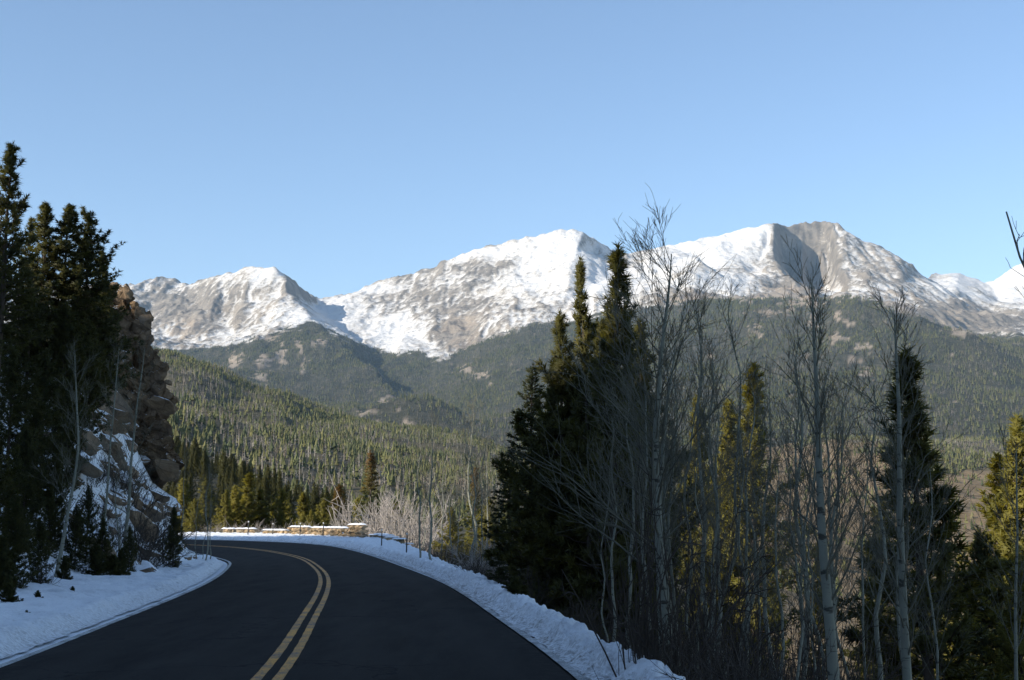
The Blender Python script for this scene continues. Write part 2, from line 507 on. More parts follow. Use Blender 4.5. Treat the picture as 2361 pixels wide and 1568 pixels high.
def road_coords(x, y):
    x = np.asarray(x, float); y = np.asarray(y, float)
    sh = x.shape; X = x.ravel(); Y = y.ravel()
    S = np.empty(len(X)); L = np.empty(len(X))
    st = 4
    for k in range(0, len(X), 20000):
        dx = X[k:k + 20000, None] - C_ALL[None, ::st, 0]; dy = Y[k:k + 20000, None] - C_ALL[None, ::st, 1]
        j = np.argmin(dx * dx + dy * dy, axis=1) * st
        for _ in range(2):
            t = (X[k:k + 20000] - C_ALL[j, 0]) * _T[j, 0] + (Y[k:k + 20000] - C_ALL[j, 1]) * _T[j, 1]
            j = np.clip(j + np.round(t / 0.5).astype(int).clip(-4, 4), 0, len(S_ALL) - 1)
        t = (X[k:k + 20000] - C_ALL[j, 0]) * _T[j, 0] + (Y[k:k + 20000] - C_ALL[j, 1]) * _T[j, 1]
        S[k:k + 20000] = S_ALL[j] + t
        lat = (X[k:k + 20000] - C_ALL[j, 0]) * N_ALL[j, 0] + (Y[k:k + 20000] - C_ALL[j, 1]) * N_ALL[j, 1]
        L[k:k + 20000] = lat
    return S.reshape(sh), L.reshape(sh)

HX, HY = -math.sin(SUN_BACK), -math.cos(SUN_BACK)
def crest(p):
    return np.interp(p, [-150, -60, 10, 22, 25.6, 27.5, 30, 46, 50, 52.5, 60, 80, 92, 98, 104, 110, 116, 121, 129, 150, 175, 200, 260, 284, 323, 400],
                     [51, 50, 49, 49, 47.5, 44.4, 44, 43, 44, 46.6, 47.2, 48, 48.3, 48.4, 47.5, 46.7, 45.8, 44.6, 42, 39.5, 42, 52, 71, 77, 86, 92])
def shoulder_left(s):
    return np.interp(s, [-10, 15, 28, 45, 55, 65], [4.2, 4.0, 3.0, 1.7, 1.2, 0.9])
def shoulder_right(s):
    return np.interp(s, [0, 20, 45, 62, 78, 92, 110, 140], [0.42, 0.5, 0.95, 1.7, 2.6, 4.2, 6.0, 6.5])

def ground_z(x, y, detail=True):
    x = np.asarray(x, float); y = np.asarray(y, float)
    s, lat = road_coords(x, y)
    z = road_z(s, np.clip(lat, -LW, 4.4)) - 0.05
    # uphill side
    dl = np.maximum(-lat - LW, 0)
    ws = shoulder_left(s)
    zb = 0.10 * np.minimum(dl, ws) + 0.06 * smooth(0, 0.5, dl)
    e = np.maximum(dl - ws, 0)
    mm = 0.92 + 0.85 * smooth(38, 47, s) * smooth(66, 57, s)
    up = np.where(e < 5.5, mm * np.minimum(e, 2.6) + 0.92 * np.maximum(e - 2.6, 0), 2.6 * mm + 2.67 + (0.52 + 0.26 * smooth(8, 20, e)) * (e - 5.5))
    up = up * smooth(-0.3, 1.4, e)
    a = HX * x + HY * y; p = -0.469 * x + 0.883 * y
    pl = crest(p) - np.where(a < 70, 0.50, 0.30) * np.abs(70 - a)
    hill = np.minimum(up, np.maximum(pl, np.minimum(8 + 0.10 * dl, 30)))
    if detail:
        hill = hill + (fbm(x * 0.35, y * 0.35, 4) * 0.35 + fbm(x * 0.08, y * 0.08, 3) * 1.0) * smooth(0.2, 4, e) * (1 - smooth(30, 45, dl))
    z = z + np.where(lat < 0, zb + hill, 0)
    # downhill side
    dr = np.maximum(lat - RW(s), 0)
    wr = shoulder_right(s)
    g = np.maximum(dr - wr, 0)
    dn = np.where(g < 9, 0.58 * g, 5.22 + 0.30 * (g - 9))
    dn = np.where(s > 95, np.minimum(dn, 0.30 * g), dn)
    dn = np.minimum(dn, 26 + 0.04 * g)
    k = smooth(0, 1.2, g)
    r = 0.05 * smooth(0.1, 0.5, dr) - dn * k
    if detail:
        r = r + (fbm(x * 0.5, y * 0.5, 4) * 0.22) * smooth(0.3, 3, g)
    z = z + np.where(lat > 0, r, 0)
    return z

def gz(x, y):
    return float(ground_z(np.array([x]), np.array([y]))[0])

# ------------------------------------------------------------------ near ground sheet
def axis(parts):
    o = [np.arange(a, b, st) for a, b, st in parts]
    return np.concatenate(o)
gx = axis([(-330, -140, 6), (-140, -60, 1.6), (-60, -24, 1.2), (-24, 12, 0.35), (12, 40, 0.9), (40, 200, 5)])
gy = axis([(-140, -60, 4), (-60, 0, 1.6), (0, 10, 1), (10, 70, 0.45), (70, 150, 0.9), (150, 381, 5)])
GX, GY = np.meshgrid(gx, gy)
GZ = ground_z(GX, GY)
TXg = GX / np.maximum(GY, 1)
GZ = GZ - 14 * smooth(165, 200, GY) * smooth(-0.47, -0.43, TXg)       # the hills take over beyond
sg, latg = road_coords(GX, GY)
dl = -latg - LW
snowg = np.where(latg < 0, 1.05 - 0.0 * dl, 0.0)
snowg = np.where(latg < 0, snowg - 0.25 * smooth(6, 14, dl) - 0.6 * smooth(16, 24, dl), snowg)
gr = latg - RW(sg) - shoulder_right(sg)
snowg = np.where(latg > 0, 0.9 - 1.0 * smooth(-0.2, 0.5, gr), snowg)
snowg = np.where((latg > 0) & (gr > 3), 0.18, snowg)
me = mesh_np('ground', np.stack([GX, GY, GZ], -1).reshape(-1, 3), grid_faces(*GX.shape), MAT_GROUND, True, {'snow': snowg.ravel()})
tag(link('ground', me), kind='structure')

# ------------------------------------------------------------------ road and its markings
sr = np.arange(-60, 175, 0.5)
c, n = road_frame(sr)
fr = np.linspace(0, 1, 23)
lats = -LW + fr[None, :] * (RW(sr)[:, None] + LW)
P = c[:, None, :] + n[:, None, :] * lats[..., None]
Z = road_z(sr[:, None], lats) + 0.004
Z = Z - 0.12 * ((fr < 0.001) | (fr > 0.999))[None, :]
me = mesh_np('road', np.concatenate([P, Z[..., None]], -1).reshape(-1, 3), grid_faces(*Z.shape), MAT_ASPH, True, {'lat': lats.ravel()})
road = tag(link('road', me), kind='structure')
def stripe(name, l0, l1, mat, s0=-60, s1=170, step=0.4):
    s = np.arange(s0, s1, step)
    c, n = road_frame(s)
    wob = fbm(s * 1.9, s * 0 + 3.7, 2) * 0.006
    def off(l): return (l(s) if callable(l) else np.full_like(s, l))
    A = []
    for l, sg_ in ((l0, -1), (l1, 1)):
        ll = off(l) + wob * sg_
        A.append(np.concatenate([c + n * ll[:, None], (road_z(s, ll) + 0.009)[:, None]], -1))
    V = np.stack(A, 1).reshape(-1, 3)
    return link(name, mesh_np(name, V, grid_faces(len(s), 2), mat), road)
stripe('centre_line', -0.185, -0.075, MAT_YEL); stripe('centre_line', 0.035, 0.145, MAT_YEL)
stripe('edge_line', -3.27, -3.16, MAT_WHT)
stripe('edge_line', lambda s: RW(s) - 0.26, lambda s: RW(s) - 0.15, MAT_WHT)

# ------------------------------------------------------------------ ploughed snow along both edges
def snow_strip(name, side, s0, s1, width, ds, nd):
    s = np.arange(s0, s1, ds)
    dd = np.linspace(0, 1, nd) ** 1.35
    c, n = road_frame(s)
    wd = width(s)
    edge = (LW if side < 0 else RW(s)) - 0.02
    ragged = (0.05 * fbm(s * 1.3, s * 0 + 3.3 * side, 4) + 0.03 * fbm(s * 6, s * 0 + 1.3, 3))
    if side > 0: ragged = ragged * 1.6 - 0.12 * smooth(60, 30, s) 
    d = ragged[:, None] + dd[None, :] * wd[:, None]
    lat = side * (edge if side < 0 else edge[:, None]) + side * d
    XY = c[:, None, :] + n[:, None, :] * lat[..., None]
    X, Y = XY[..., 0], XY[..., 1]
    g = ground_z(X, Y)
    rz = road_z(s[:, None], lat)
    t = dd[None, :] * wd[:, None]
    lump = 0.05 * fbm(X * 2.2, Y * 2.2, 4) + 0.03 * fbm(X * 8, Y * 8, 3)
    lump = lump + 0.05 * np.exp(-((t - .45 - .1 * fbm(s * .6, s * 0, 2)[:, None]) / .16) ** 2) - 0.05 * smooth(.35, .6, fbm(X * 3.1 + 40, Y * 2.3, 2))
    if side > 0:
        th = 0.02 + 0.13 * smooth(0.0, 0.45, t) * (1 - 0.15 * smooth(0.4, 1, dd)[None, :]) + lump * 1.7 * smooth(0, 0.3, t)
        th = th - 0.30 * smooth(0.86, 1, dd)[None, :]
    else:
        th = 0.01 + 0.085 * smooth(0.0, 0.35, t) + lump * 0.8 * smooth(0, 0.3, t) - 0.16 * smooth(0.8, 1, dd)[None, :]
    Z = np.maximum(g, rz - 0.05) + th + 0.03
    Z[:, 0] = rz[:, 0] - 0.01
    grit = np.clip(1.1 - t / 0.5, 0, 1) * (0.6 + 0.4 * (side > 0)) + 0.22 * smooth(.1, .5, fbm(X * .9, Y * .9, 3))
    me = mesh_np(name, np.stack([X, Y, Z], -1).reshape(-1, 3), grid_faces(*Z.shape), MAT_SNOW, True, {'grit': grit.ravel()})
    return tag(link(name, me), kind='structure')
snow_strip('snow_bank_left', -1, 6, 75, lambda s: shoulder_left(s) + 1.2, 0.14, 44)
snow_strip('snow_bank_right', 1, 4, 62, lambda s: shoulder_right(s) + 0.25, 0.10, 34)
snow_strip('snow_bank_bend', 1, 61.9, 165, lambda s: shoulder_right(s) + 0.6, 0.25, 34)

# ================================================================== HILLS AND MOUNTAINS
def hsheet(name, ctrl, tx0, tx1, nc, depths, blur_n, relief, mat, attrs_fn):
    pts = []; vals = []
    for x, y, km in ctrl:
        q = at(x, y, km * 1000)
        pts.append((q.x / q.y * 20000, math.log(q.y) * 4000)); vals.append(q.z)
    tx = np.linspace(tx0, tx1, nc)
    TX, D = np.meshgrid(tx, depths)
    Z = tri_interp(pts, vals, TX * 20000, np.log(D) * 4000)
    Z = blur(Z, blur_n)
    X = TX * D
    Z = relief(X, D, Z)
    at_ = attrs_fn(X, D, Z)
    me = mesh_np(name, np.stack([X, D, Z], -1).reshape(-1, 3), grid_faces(*Z.shape), mat, True, {k: v.ravel() for k, v in at_.items()})
    o = tag(link(name, me), kind='structure')
    return X, D, Z, at_, o

# --- the snowy range with the forested slopes under it
SKY = [(-260, 640, 9.3), (0, 660, 9.3), (200, 672, 9.2), (313, 662, 9.0), (372, 645, 9.2), (407, 649, 9.2), (448, 655, 9.0), (462, 648, 8.9), (508, 638, 8.7),
       (552, 624, 8.6), (583, 614, 8.5), (636, 619, 8.4), (662, 634, 8.45), (699, 662, 8.7), (715, 676, 8.9), (737, 688, 9.3), (778, 682, 9.3), (828, 670, 9.2),
       (847, 660, 9.2), (910, 645, 9.1), (985, 622, 9.0), (1020, 613, 9.0), (1027, 606, 8.9), (1071, 590, 8.9), (1127, 571, 8.85), (1190, 555, 8.8), (1253, 540, 8.75),
       (1319, 532, 8.7), (1328, 536, 8.7), (1347, 537, 8.7), (1378, 558, 8.85), (1410, 577, 9.0), (1441, 588, 9.3), (1473, 585, 9.3), (1535, 570, 9.3), (1668, 542, 9.2),
       (1768, 518, 9.0), (1786, 515, 9.0), (1805, 524, 9.15), (1851, 514, 9.2), (1896, 517, 9.2), (1916, 512, 9.1), (1927, 516, 9.1), (1954, 538, 9.0), (1992, 557, 8.95),
       (2044, 576, 8.9), (2071, 592, 8.85), (2095, 612, 8.8), (2126, 637, 8.9)]
CT = list(SKY)
for x, y, d in SKY[::3]:
    CT.append((x, y + 60, d + 1.1))
CT += [(2126, 660, 9.6), (2154, 624, 10.3), (2185, 634, 10.3), (2212, 631, 10.3), (2271, 647, 10.5), (2305, 633, 10.2), (2361, 604, 10.0), (2460, 560, 9.9), (2640, 560, 9.9),
       (2154, 690, 11.6), (2300, 700, 11.8), (2460, 650, 11.6), (2640, 650, 11.6), (-260, 700, 11.6), (600, 720, 11.6), (1200, 700, 11.6), (1800, 690, 11.6),
       # left massif
       (380, 735, 8.2), (340, 720, 8.5), (430, 690, 8.7), (460, 705, 8.4), (520, 740, 8.0), (480, 745, 7.9), (400, 800, 7.4), (480, 802, 7.2), (560, 700, 8.1), (540, 770, 7.4), (200, 760, 7.6), (0, 760, 7.6), (-260, 760, 7.6),
       (640, 690, 8.05),
       # ridge that runs towards the camera, its shaded right flank and the valley
       (655, 649, 8.25), (661, 680, 7.95), (690, 703, 7.55), (722, 742, 7.0), (745, 772, 6.6), (850, 845, 5.7), (915, 915, 4.9),
       (720, 712, 8.55), (765, 738, 8.3), (800, 772, 7.7), (850, 805, 7.2), (885, 830, 6.8), (800, 700, 8.8), (872, 770, 7.7),
       (680, 749, 6.9), (600, 776, 6.8), (560, 850, 5.6), (640, 820, 6.1), (700, 860, 5.6), (800, 930, 4.7), (640, 930, 4.6), (450, 870, 5.6), (0, 870, 5.6), (-260, 870, 5.6),
       (940, 905, 5.6), (965, 950, 4.9), (930, 850, 6.4), (905, 900, 5.7), (800, 812, 6.2), (858, 872, 6.2),
       # centre mountain
       (1316, 546, 8.6), (1330, 582, 8.25), (1375, 590, 8.75), (1400, 605, 8.5), (1470, 606, 8.7), (1250, 620, 8.2), (1150, 650, 8.2), (1100, 720, 7.5), (1060, 690, 8.0), (1200, 700, 7.4),
       (1300, 710, 7.0), (1000, 700, 8.1), (900, 700, 8.6), (930, 760, 7.6), (1000, 790, 7.0), (1060, 760, 7.2), (1033, 829, 6.4), (965, 810, 6.7), (920, 823, 6.6), (1105, 788, 6.6), (1174, 762, 6.6), (1237, 746, 6.6), (1331, 742, 6.5),
       (1420, 690, 7.0), (1500, 640, 7.8), (1400, 640, 7.9),
       # spur with the dark tip, then the big cirque
       (1613, 606, 7.5), (1560, 655, 7.1), (1680, 642, 7.25), (1789, 682, 6.9), (1700, 672, 6.9), (1650, 632, 8.1), (1720, 630, 8.1), (1600, 690, 6.7), (1700, 690, 6.6),
       (1700, 580, 8.6), (1600, 590, 8.8), (1770, 558, 8.78), (1782, 570, 8.62), (1790, 598, 8.45), (1816, 636, 8.05), (1868, 666, 7.55), (1740, 610, 8.4), (1790, 660, 7.6),
       (1812, 640, 9.1), (1828, 690, 8.65), (1848, 712, 8.35), (1885, 722, 8.05), (1930, 715, 7.9), (1872, 650, 9.1), (1890, 575, 9.14), (1850, 562, 9.14), (1908, 600, 9.06), (1915, 660, 8.6),
       (1925, 575, 8.8), (1935, 620, 8.35), (1957, 660, 7.85), (2000, 600, 8.55), (2000, 662, 7.6), (2080, 660, 8.0), (2120, 700, 7.4), (2060, 702, 7.1), (2180, 720, 7.6), (2280, 722, 8.4), (2200, 680, 8.6), (2361, 760, 7.5), (2250, 772, 7.0), (2305, 690, 9.4), (2460, 700, 9.0), (2640, 720, 9.0),
       (1950, 687, 7.1), (1860, 692, 6.7), (1790, 694, 6.5),
       # wooded ridge below it
       (1985, 675, 5.6), (1950, 684, 5.7), (2030, 688, 5.4), (2150, 737, 5.0), (2202, 764, 4.8), (2254, 792, 4.6), (2361, 850, 4.3), (2460, 890, 4.2), (2640, 930, 4.2), (2030, 728, 6.3), (2150, 790, 5.8), (2300, 792, 6.2), (2460, 790, 6.3), (2640, 800, 6.3),
       (1900, 704, 5.8), (1800, 712, 5.8), (1720, 708, 6.0), (1600, 718, 6.0), (1500, 732, 6.1), (1420, 762, 6.0),
       (1500, 850, 4.6), (1700, 850, 4.5), (1900, 850, 4.3), (2100, 850, 4.2), (2300, 900, 3.9), (1400, 900, 4.2), (1500, 980, 3.2), (1750, 980, 3.2), (2000, 990, 3.1), (2300, 990, 3.1), (2640, 1000, 3.1),
       (1100, 860, 5.6), (1200, 830, 5.6), (1150, 950, 4.4), (1050, 972, 4.3), (900, 960, 4.2), (1250, 940, 4.4), (1300, 850, 5.2),
       # rocky knoll in the valley
       (985, 914, 3.6), (930, 920, 3.55), (870, 941, 3.5), (830, 965, 3.4), (1060, 955, 3.5), (1090, 996, 3.3), (985, 965, 4.0), (900, 985, 3.95), (1060, 985, 3.9), (950, 1005, 3.2),
       (500, 960, 4.0), (200, 950, 4.0), (-260, 950, 4.0), (700, 1000, 3.4)]
for x in range(-260, 2700, 220):
    CT.append((x, 1150, 2.4))
TL = np.array([(-300, 800), (300, 802), (376, 802), (486, 803), (540, 792), (596, 777), (640, 758), (680, 749), (722, 745), (780, 775), (859, 803), (885, 808), (920, 820), (964, 806), (995, 829), (1033, 829),
               (1064, 804), (1105, 786), (1174, 761), (1237, 745), (1331, 742), (1420, 715), (1500, 705), (1548, 700), (1640, 690), (1720, 690), (1810, 692), (1900, 688), (1951, 680), (2060, 706), (2160, 745),
               (2200, 765), (2254, 775), (2361, 770), (2700, 770)], float)
BRIGHT = [(800, 720, 60, 40, .55), (900, 780, 60, 40, .5), (700, 735, 60, 25, .5), (1320, 560, 90, 45, .6), (1250, 640, 120, 60, .32), (1400, 650, 70, 40, .55), (1560, 600, 90, 45, .55), (1680, 560, 90, 40, .6), (1740, 530, 60, 25, .5),
          (600, 625, 60, 20, .5), (1650, 655, 70, 22, .6), (2200, 650, 60, 30, .6), (2350, 650, 80, 60, .7), (520, 780, 60, 25, .3), (1000, 800, 40, 25, .35), (1950, 668, 70, 16, .3), (1100, 585, 200, 12, .4), (850, 665, 120, 12, .5)]
BARE = [(430, 740, 110, 60, .42), (500, 700, 80, 50, .2), (370, 700, 60, 40, .3), (950, 680, 130, 40, .32), (1060, 770, 55, 45, .75), (1100, 700, 90, 40, .2), (2030, 640, 110, 70, .25), (1840, 600, 60, 70, .55), (1830, 665, 60, 20, .8),
        (2180, 730, 80, 40, .6), (2300, 740, 80, 30, .6), (1090, 620, 100, 18, .3), (1590, 685, 60, 16, .9), (1800, 690, 90, 10, .9), (1440, 600, 40, 14, .4), (690, 665, 40, 25, .4)]
TANB = [(440, 760, 90, 40, .9), (620, 720, 60, 50, .5), (1060, 775, 60, 50, .8), (1590, 688, 60, 16, 1.0), (1800, 692, 90, 10, 1.0), (1840, 668, 60, 20, .9), (2040, 600, 60, 30, .7), (2000, 690, 90, 30, .7), (2180, 720, 100, 50, .55), (1300, 735, 120, 16, .6), (1150, 740, 90, 30, .4), (1740, 640, 70, 40, .6)]
OUTC = [(620, 780, 26, 8), (610, 830, 30, 14), (540, 835, 18, 22), (650, 820, 14, 26), (690, 800, 12, 20), (740, 790, 18, 12), (600, 870, 22, 18), (880, 925, 12, 6), (920, 945, 12, 5), (900, 915, 14, 5), (840, 950, 18, 6), (940, 975, 16, 10), (1040, 1000, 20, 8), (870, 975, 20, 6), (700, 850, 8, 14),
        (1080, 850, 26, 10), (1110, 865, 24, 8), (1130, 885, 10, 10), (1200, 850, 10, 5), (1930, 730, 14, 14), (1870, 745, 12, 20), (1955, 745, 14, 8), (1930, 780, 26, 12), (1975, 800, 12, 12), (1740, 760, 18, 22), (1850, 700, 60, 10), (1780, 720, 40, 10), (2000, 800, 16, 10), (1960, 830, 16, 10), (1990, 860, 22, 14), (1860, 820, 8, 8), (1640, 820, 12, 10), (2250, 760, 50, 12), (2210, 768, 20, 10)]
def blobs(px, py, L):
    o = np.zeros_like(px)
    for b in L:
        o += (b[4] if len(b) > 4 else 1.0) * np.exp(-(((px - b[0]) / b[2]) ** 2 + ((py - b[1]) / b[3]) ** 2))
    return o
def mtn_relief(X, D, Z):
    alp = smooth(300, 1000, Z)
    r = ridged(X / 900 + 3, D / 900, 6, 0.52) - 1.0
    r2 = ridged(X / 260 + 8, D / 340 + 2, 5, 0.55) - 1.0
    g = ridged(X / 150 + 0.25 * fbm(X / 400, D / 400, 2), D / 900 + 4, 4, 0.5) - 1.0     # gullies that run down the faces
    w1 = 60 * fbm(X / 300, D / 300, 3); r3 = ridged((X + w1) / 110 + 1, (D - w1) / 150, 4, 0.6) - 1.0
    qx, qy = proj(np.stack([X, D, Z], -1))
    soft = np.clip(1.15 - 1.1 * blobs(qx, qy, BRIGHT) + .7 * blobs(qx, qy, BARE), .22, 1.7)     # snowfields lie smooth, rock stands rough
    Z = Z + r * (14 + 12 * alp) + soft * (r2 * (4 + 7 * alp) + g * (2 + 11 * alp) + r3 * (1.5 + 3.5 * alp)) + fbm(X / 40, D / 40, 3) * (1 + 1.5 * alp)
    return Z
def mtn_attrs(X, D, Z):
    px, py = proj(np.stack([X, D, Z], -1))
    n1 = fbm(X / 260, D / 260, 5)
    tl = np.interp(px, TL[:, 0], TL[:, 1])
    jit = n1 * 9 + fbm(X / 60, D / 60, 4) * 7
    forest = smooth(-2, 3, py - tl + jit) * np.where(D > 8300, 0, 1)
    forest = np.where(D < 5000, 1.0, forest)
    oc = blobs(px, py, OUTC)
    ocm = 0.8 * smooth(0.5, 0.9, oc + 0.75 * fbm(X / 38, D / 38, 4))
    tan = np.clip(blobs(px, py, TANB) * (0.6 + 0.8 * fbm(X / 200, D / 200, 4)), 0, 1)
    tan = np.where(forest > 0.5, ocm, tan)
    gyd, gxd = np.gradient(Z)
    dx = np.gradient(X, axis=1); dy = np.gradient(D, axis=0)
    slope = np.hypot(gxd / dx, gyd / dy)
    lap = np.gradient(np.gradient(blur(Z, 2), axis=1), axis=1) / dx ** 2 + np.gradient(np.gradient(blur(Z, 2), axis=0), axis=0) / dy ** 2
    snow = 0.655 + np.clip(lap * 6, -.2, .2) + 0.75 * blobs(px, py, BRIGHT) - 0.85 * blobs(px, py, BARE) - 0.34 * smooth(0.75, 1.6, slope) + 0.35 * n1 * 0.6
    return {'snow': snow, 'forest': forest, 'tan': tan}
dep = np.concatenate([np.geomspace(2400, 6300, 110, endpoint=False), np.linspace(6300, 9400, 300, endpoint=False), np.linspace(9400, 11500, 40)])
MX, MD, MZ, MA, _o = hsheet('mountains', CT, -0.46, 0.46, 940, dep, 2, mtn_relief, MAT_MTN, mtn_attrs)

# --- the nearer wooded hill across the middle, the valley and the tan meadow slope on the right
SIL = [(-200, 745, 2.2), (0, 765, 2.2), (200, 785, 2.2), (380, 815, 2.2), (480, 838, 2.1), (560, 866, 2.05), (650, 909, 2.0), (700, 932, 1.95), (760, 957, 1.9), (830, 978, 1.85), (900, 993, 1.8), (1000, 1004, 1.75), (1060, 1014, 1.7), (1130, 1034, 1.6), (1250, 1070, 1.5), (1400, 1090, 1.5), (1600, 1080, 1.6)]
HT = list(SIL) + [(x, y + 50, d + .25) for x, y, d in SIL]
HT += [(1750, 1040, 1.9), (1900, 1012, 1.95), (2100, 1012, 1.95), (2361, 1022, 1.95), (2600, 1030, 1.95), (1900, 1060, 2.3), (2200, 1060, 2.3), (2600, 1060, 2.3),
       (-200, 900, 1.2), (200, 920, 1.2), (450, 960, 1.2), (650, 1012, 1.1), (850, 1062, 1.0), (1050, 1092, .95), (1250, 1130, .9), (1500, 1150, .9), (1750, 1150, 1.1), (2000, 1150, 1.2), (2250, 1170, 1.2), (2600, 1180, 1.2),
       (-200, 1000, .52), (200, 1040, .52), (400, 1085, .52), (600, 1140, .52), (740, 1172, .52), (900, 1178, .5), (1100, 1200, .5), (1250, 1240, .5), (1500, 1260, .55), (1700, 1300, .6), (1900, 1340, .62), (2100, 1385, .65), (2361, 1400, .65), (2600, 1410, .65),
       (-200, 850, .37), (100, 900, .37), (250, 965, .36), (400, 1042, .34), (480, 1080, .33), (560, 1116, .32), (640, 1145, .31), (740, 1180, .30), (850, 1200, .29), (1100, 1260, .28),
       (-200, 1050, .26), (250, 1100, .26), (400, 1140, .26), (560, 1185, .25), (740, 1215, .25)]
for x, y in [(-260, 1240), (200, 1240), (420, 1240), (600, 1250), (800, 1262), (950, 1290), (1100, 1340), (1300, 1420), (1500, 1520), (1800, 1640), (2100, 1700), (2400, 1740), (2640, 1760)]:
    HT.append((x, y, .175)); HT.append((x, y - (y - 1205) * .45, .24) if x > 900 else (x, y + 6, .20))
HT += [(x, 1120, 2.75) for x in range(-260, 2700, 370)]
def hill_relief(X, D, Z):
    k = smooth(220, 700, D)
    return Z + (ridged(X / 300, D / 300, 5) - 1.0) * 12 * k + fbm(X / 40, D / 40, 4) * 1.8 * k + fbm(X / 12, D / 12, 3) * 0.4
def hill_attrs(X, D, Z):
    px, py = proj(np.stack([X, D, Z], -1))
    t = smooth(1560, 1800, px + 60 * fbm(X / 80, D / 80, 4)) * smooth(1010, 1045, py - 0.10 * (px - 1950) + 55 * fbm(X / 130, D / 130, 4))
    t = np.maximum(t, smooth(0.4, 0.8, blobs(px, py, [(838, 1003, 12, 5), (1042, 1003, 16, 8), (590, 880, 10, 5)]) + .3 * fbm(X / 15, D / 15, 3)) * 0.8)
    return {'tan': np.clip(t, 0, 1)}
hdep = np.concatenate([np.geomspace(172, 700, 130, endpoint=False), np.geomspace(700, 2900, 150)])
LX, LD, LZ, LA, _o = hsheet('hills', HT, -0.46, 0.46, 360, hdep, 2, hill_relief, MAT_HILL, hill_attrs)

# far valley floor so that the land reaches the horizon
vv = np.array([(-6900, -2900), (6900, -2900), (6900, 13100), (-6900, 13100)], float)
me = mesh_np('terrain', np.concatenate([vv, np.full((4, 1), -90.0)], 1), np.array([[0, 1, 2, 3]]), MAT_HILL, True, {'tan': np.zeros(4)})
tag(link('terrain', me), kind='structure')

# ================================================================== ROCKS
import bmesh
def rock_mesh(name, seed, mat, sub=3, cuts=16, squash=(1, 1, 1), rough=0.05, cells=14, step=0.05):
    r = np.random.default_rng(seed)
    bm = bmesh.new(); bmesh.ops.create_icosphere(bm, subdivisions=sub, radius=1.0)
    V = np.array([v.co[:] for v in bm.verts]); Fc = np.array([[v.index for v in f.verts] for f in bm.faces]); bm.free()
    V *= 1.25
    for _ in range(cuts):
        nrm = r.normal(size=3); nrm /= np.linalg.norm(nrm)
        h = r.uniform(0.5, 0.86)
        d = V @ nrm - h
        V -= np.maximum(d, 0)[:, None] * nrm
    # fractured faces: every cell of the surface stands a little in or out
    sd = r.normal(size=(cells, 3)); sd /= np.linalg.norm(sd, axis=1)[:, None]
    U = V / np.linalg.norm(V, axis=1)[:, None]
    wob = U + 0.22 * np.stack([fbm(U[:, 0] * 3 + seed, U[:, 1] * 3 + U[:, 2], 3), fbm(U[:, 1] * 3 + seed, U[:, 2] * 3 + U[:, 0], 3), fbm(U[:, 2] * 3 + seed, U[:, 0] * 3 + U[:, 1], 3)], -1)
    cell = np.argmax(wob @ sd.T, axis=1)
    V *= (1 + r.uniform(-step, step, cells)[cell])[:, None]
    V += rough * np.stack([fbm(V[:, 0] * 3.1 + seed, V[:, 1] * 3.1 + V[:, 2], 4), fbm(V[:, 1] * 3.1 + seed, V[:, 2] * 3.1 + V[:, 0], 4), fbm(V[:, 2] * 3.1 + seed, V[:, 0] * 3.1 + V[:, 1], 4)], -1)
    V *= np.array(squash)
    return mesh_np(name, V, Fc, mat, False)
CLIFF_M = [rock_mesh('cliff_block', 100 + i, MAT_CLIFF, 3, 22, cells=16, step=.10, rough=.05) for i in range(8)]
BOULD_M = [rock_mesh('boulder', 200 + i, MAT_BOULDER, 3, 11, cells=12, step=.07) for i in range(7)]
STONE_M = [rock_mesh('wall_stone', 300 + i, MAT_WALL, 2, 14) for i in range(6)]

# the outcrop over the road: right outline in frame coordinates, then filled to the left
OUT = [(278, 655), (301, 660), (316, 680), (325, 700), (342, 716), (357, 728), (352, 752), (362, 777), (368, 808), (394, 838), (391, 858), (398, 878), (396, 900), (414, 917), (408, 945), (396, 972), (399, 1019), (408, 1044), (424, 1068), (424, 1086), (396, 1099)]
OY = np.array([p[1] for p in OUT], float); OX = np.array([p[0] for p in OUT], float)
cliff = link('rock_outcrop', None, loc=at(300, 1080, 57)); tag(cliff, 'tall brown rocky crag with snow on its ledges beside the road', 'rock')
inv = Matrix.Translation(-Vector(cliff.location))
def crag_rock(px, py, Y, r, k, sq=(1, 1, 1)):
    o = link('rock_block', CLIFF_M[k % 8], cliff, Vector(at(px, py, Y)) - Vector(cliff.location), (random.uniform(-.4, .4), random.uniform(0.1, .7), random.uniform(0, 6.28)), (r * sq[0], r * sq[1], r * sq[2]))
    return o
k = 0
rr = random.Random(5)
def crag_rock(px, py, Y, r, k, sq=(1, 1, 1), rot=None):
    return link('rock_block', CLIFF_M[k % 8], cliff, Vector(at(px, py, Y)) - Vector(cliff.location), rot or (rr.uniform(0, 6.28), rr.uniform(0, 6.28), rr.uniform(0, 6.28)), (r * sq[0], r * sq[1], r * sq[2]))
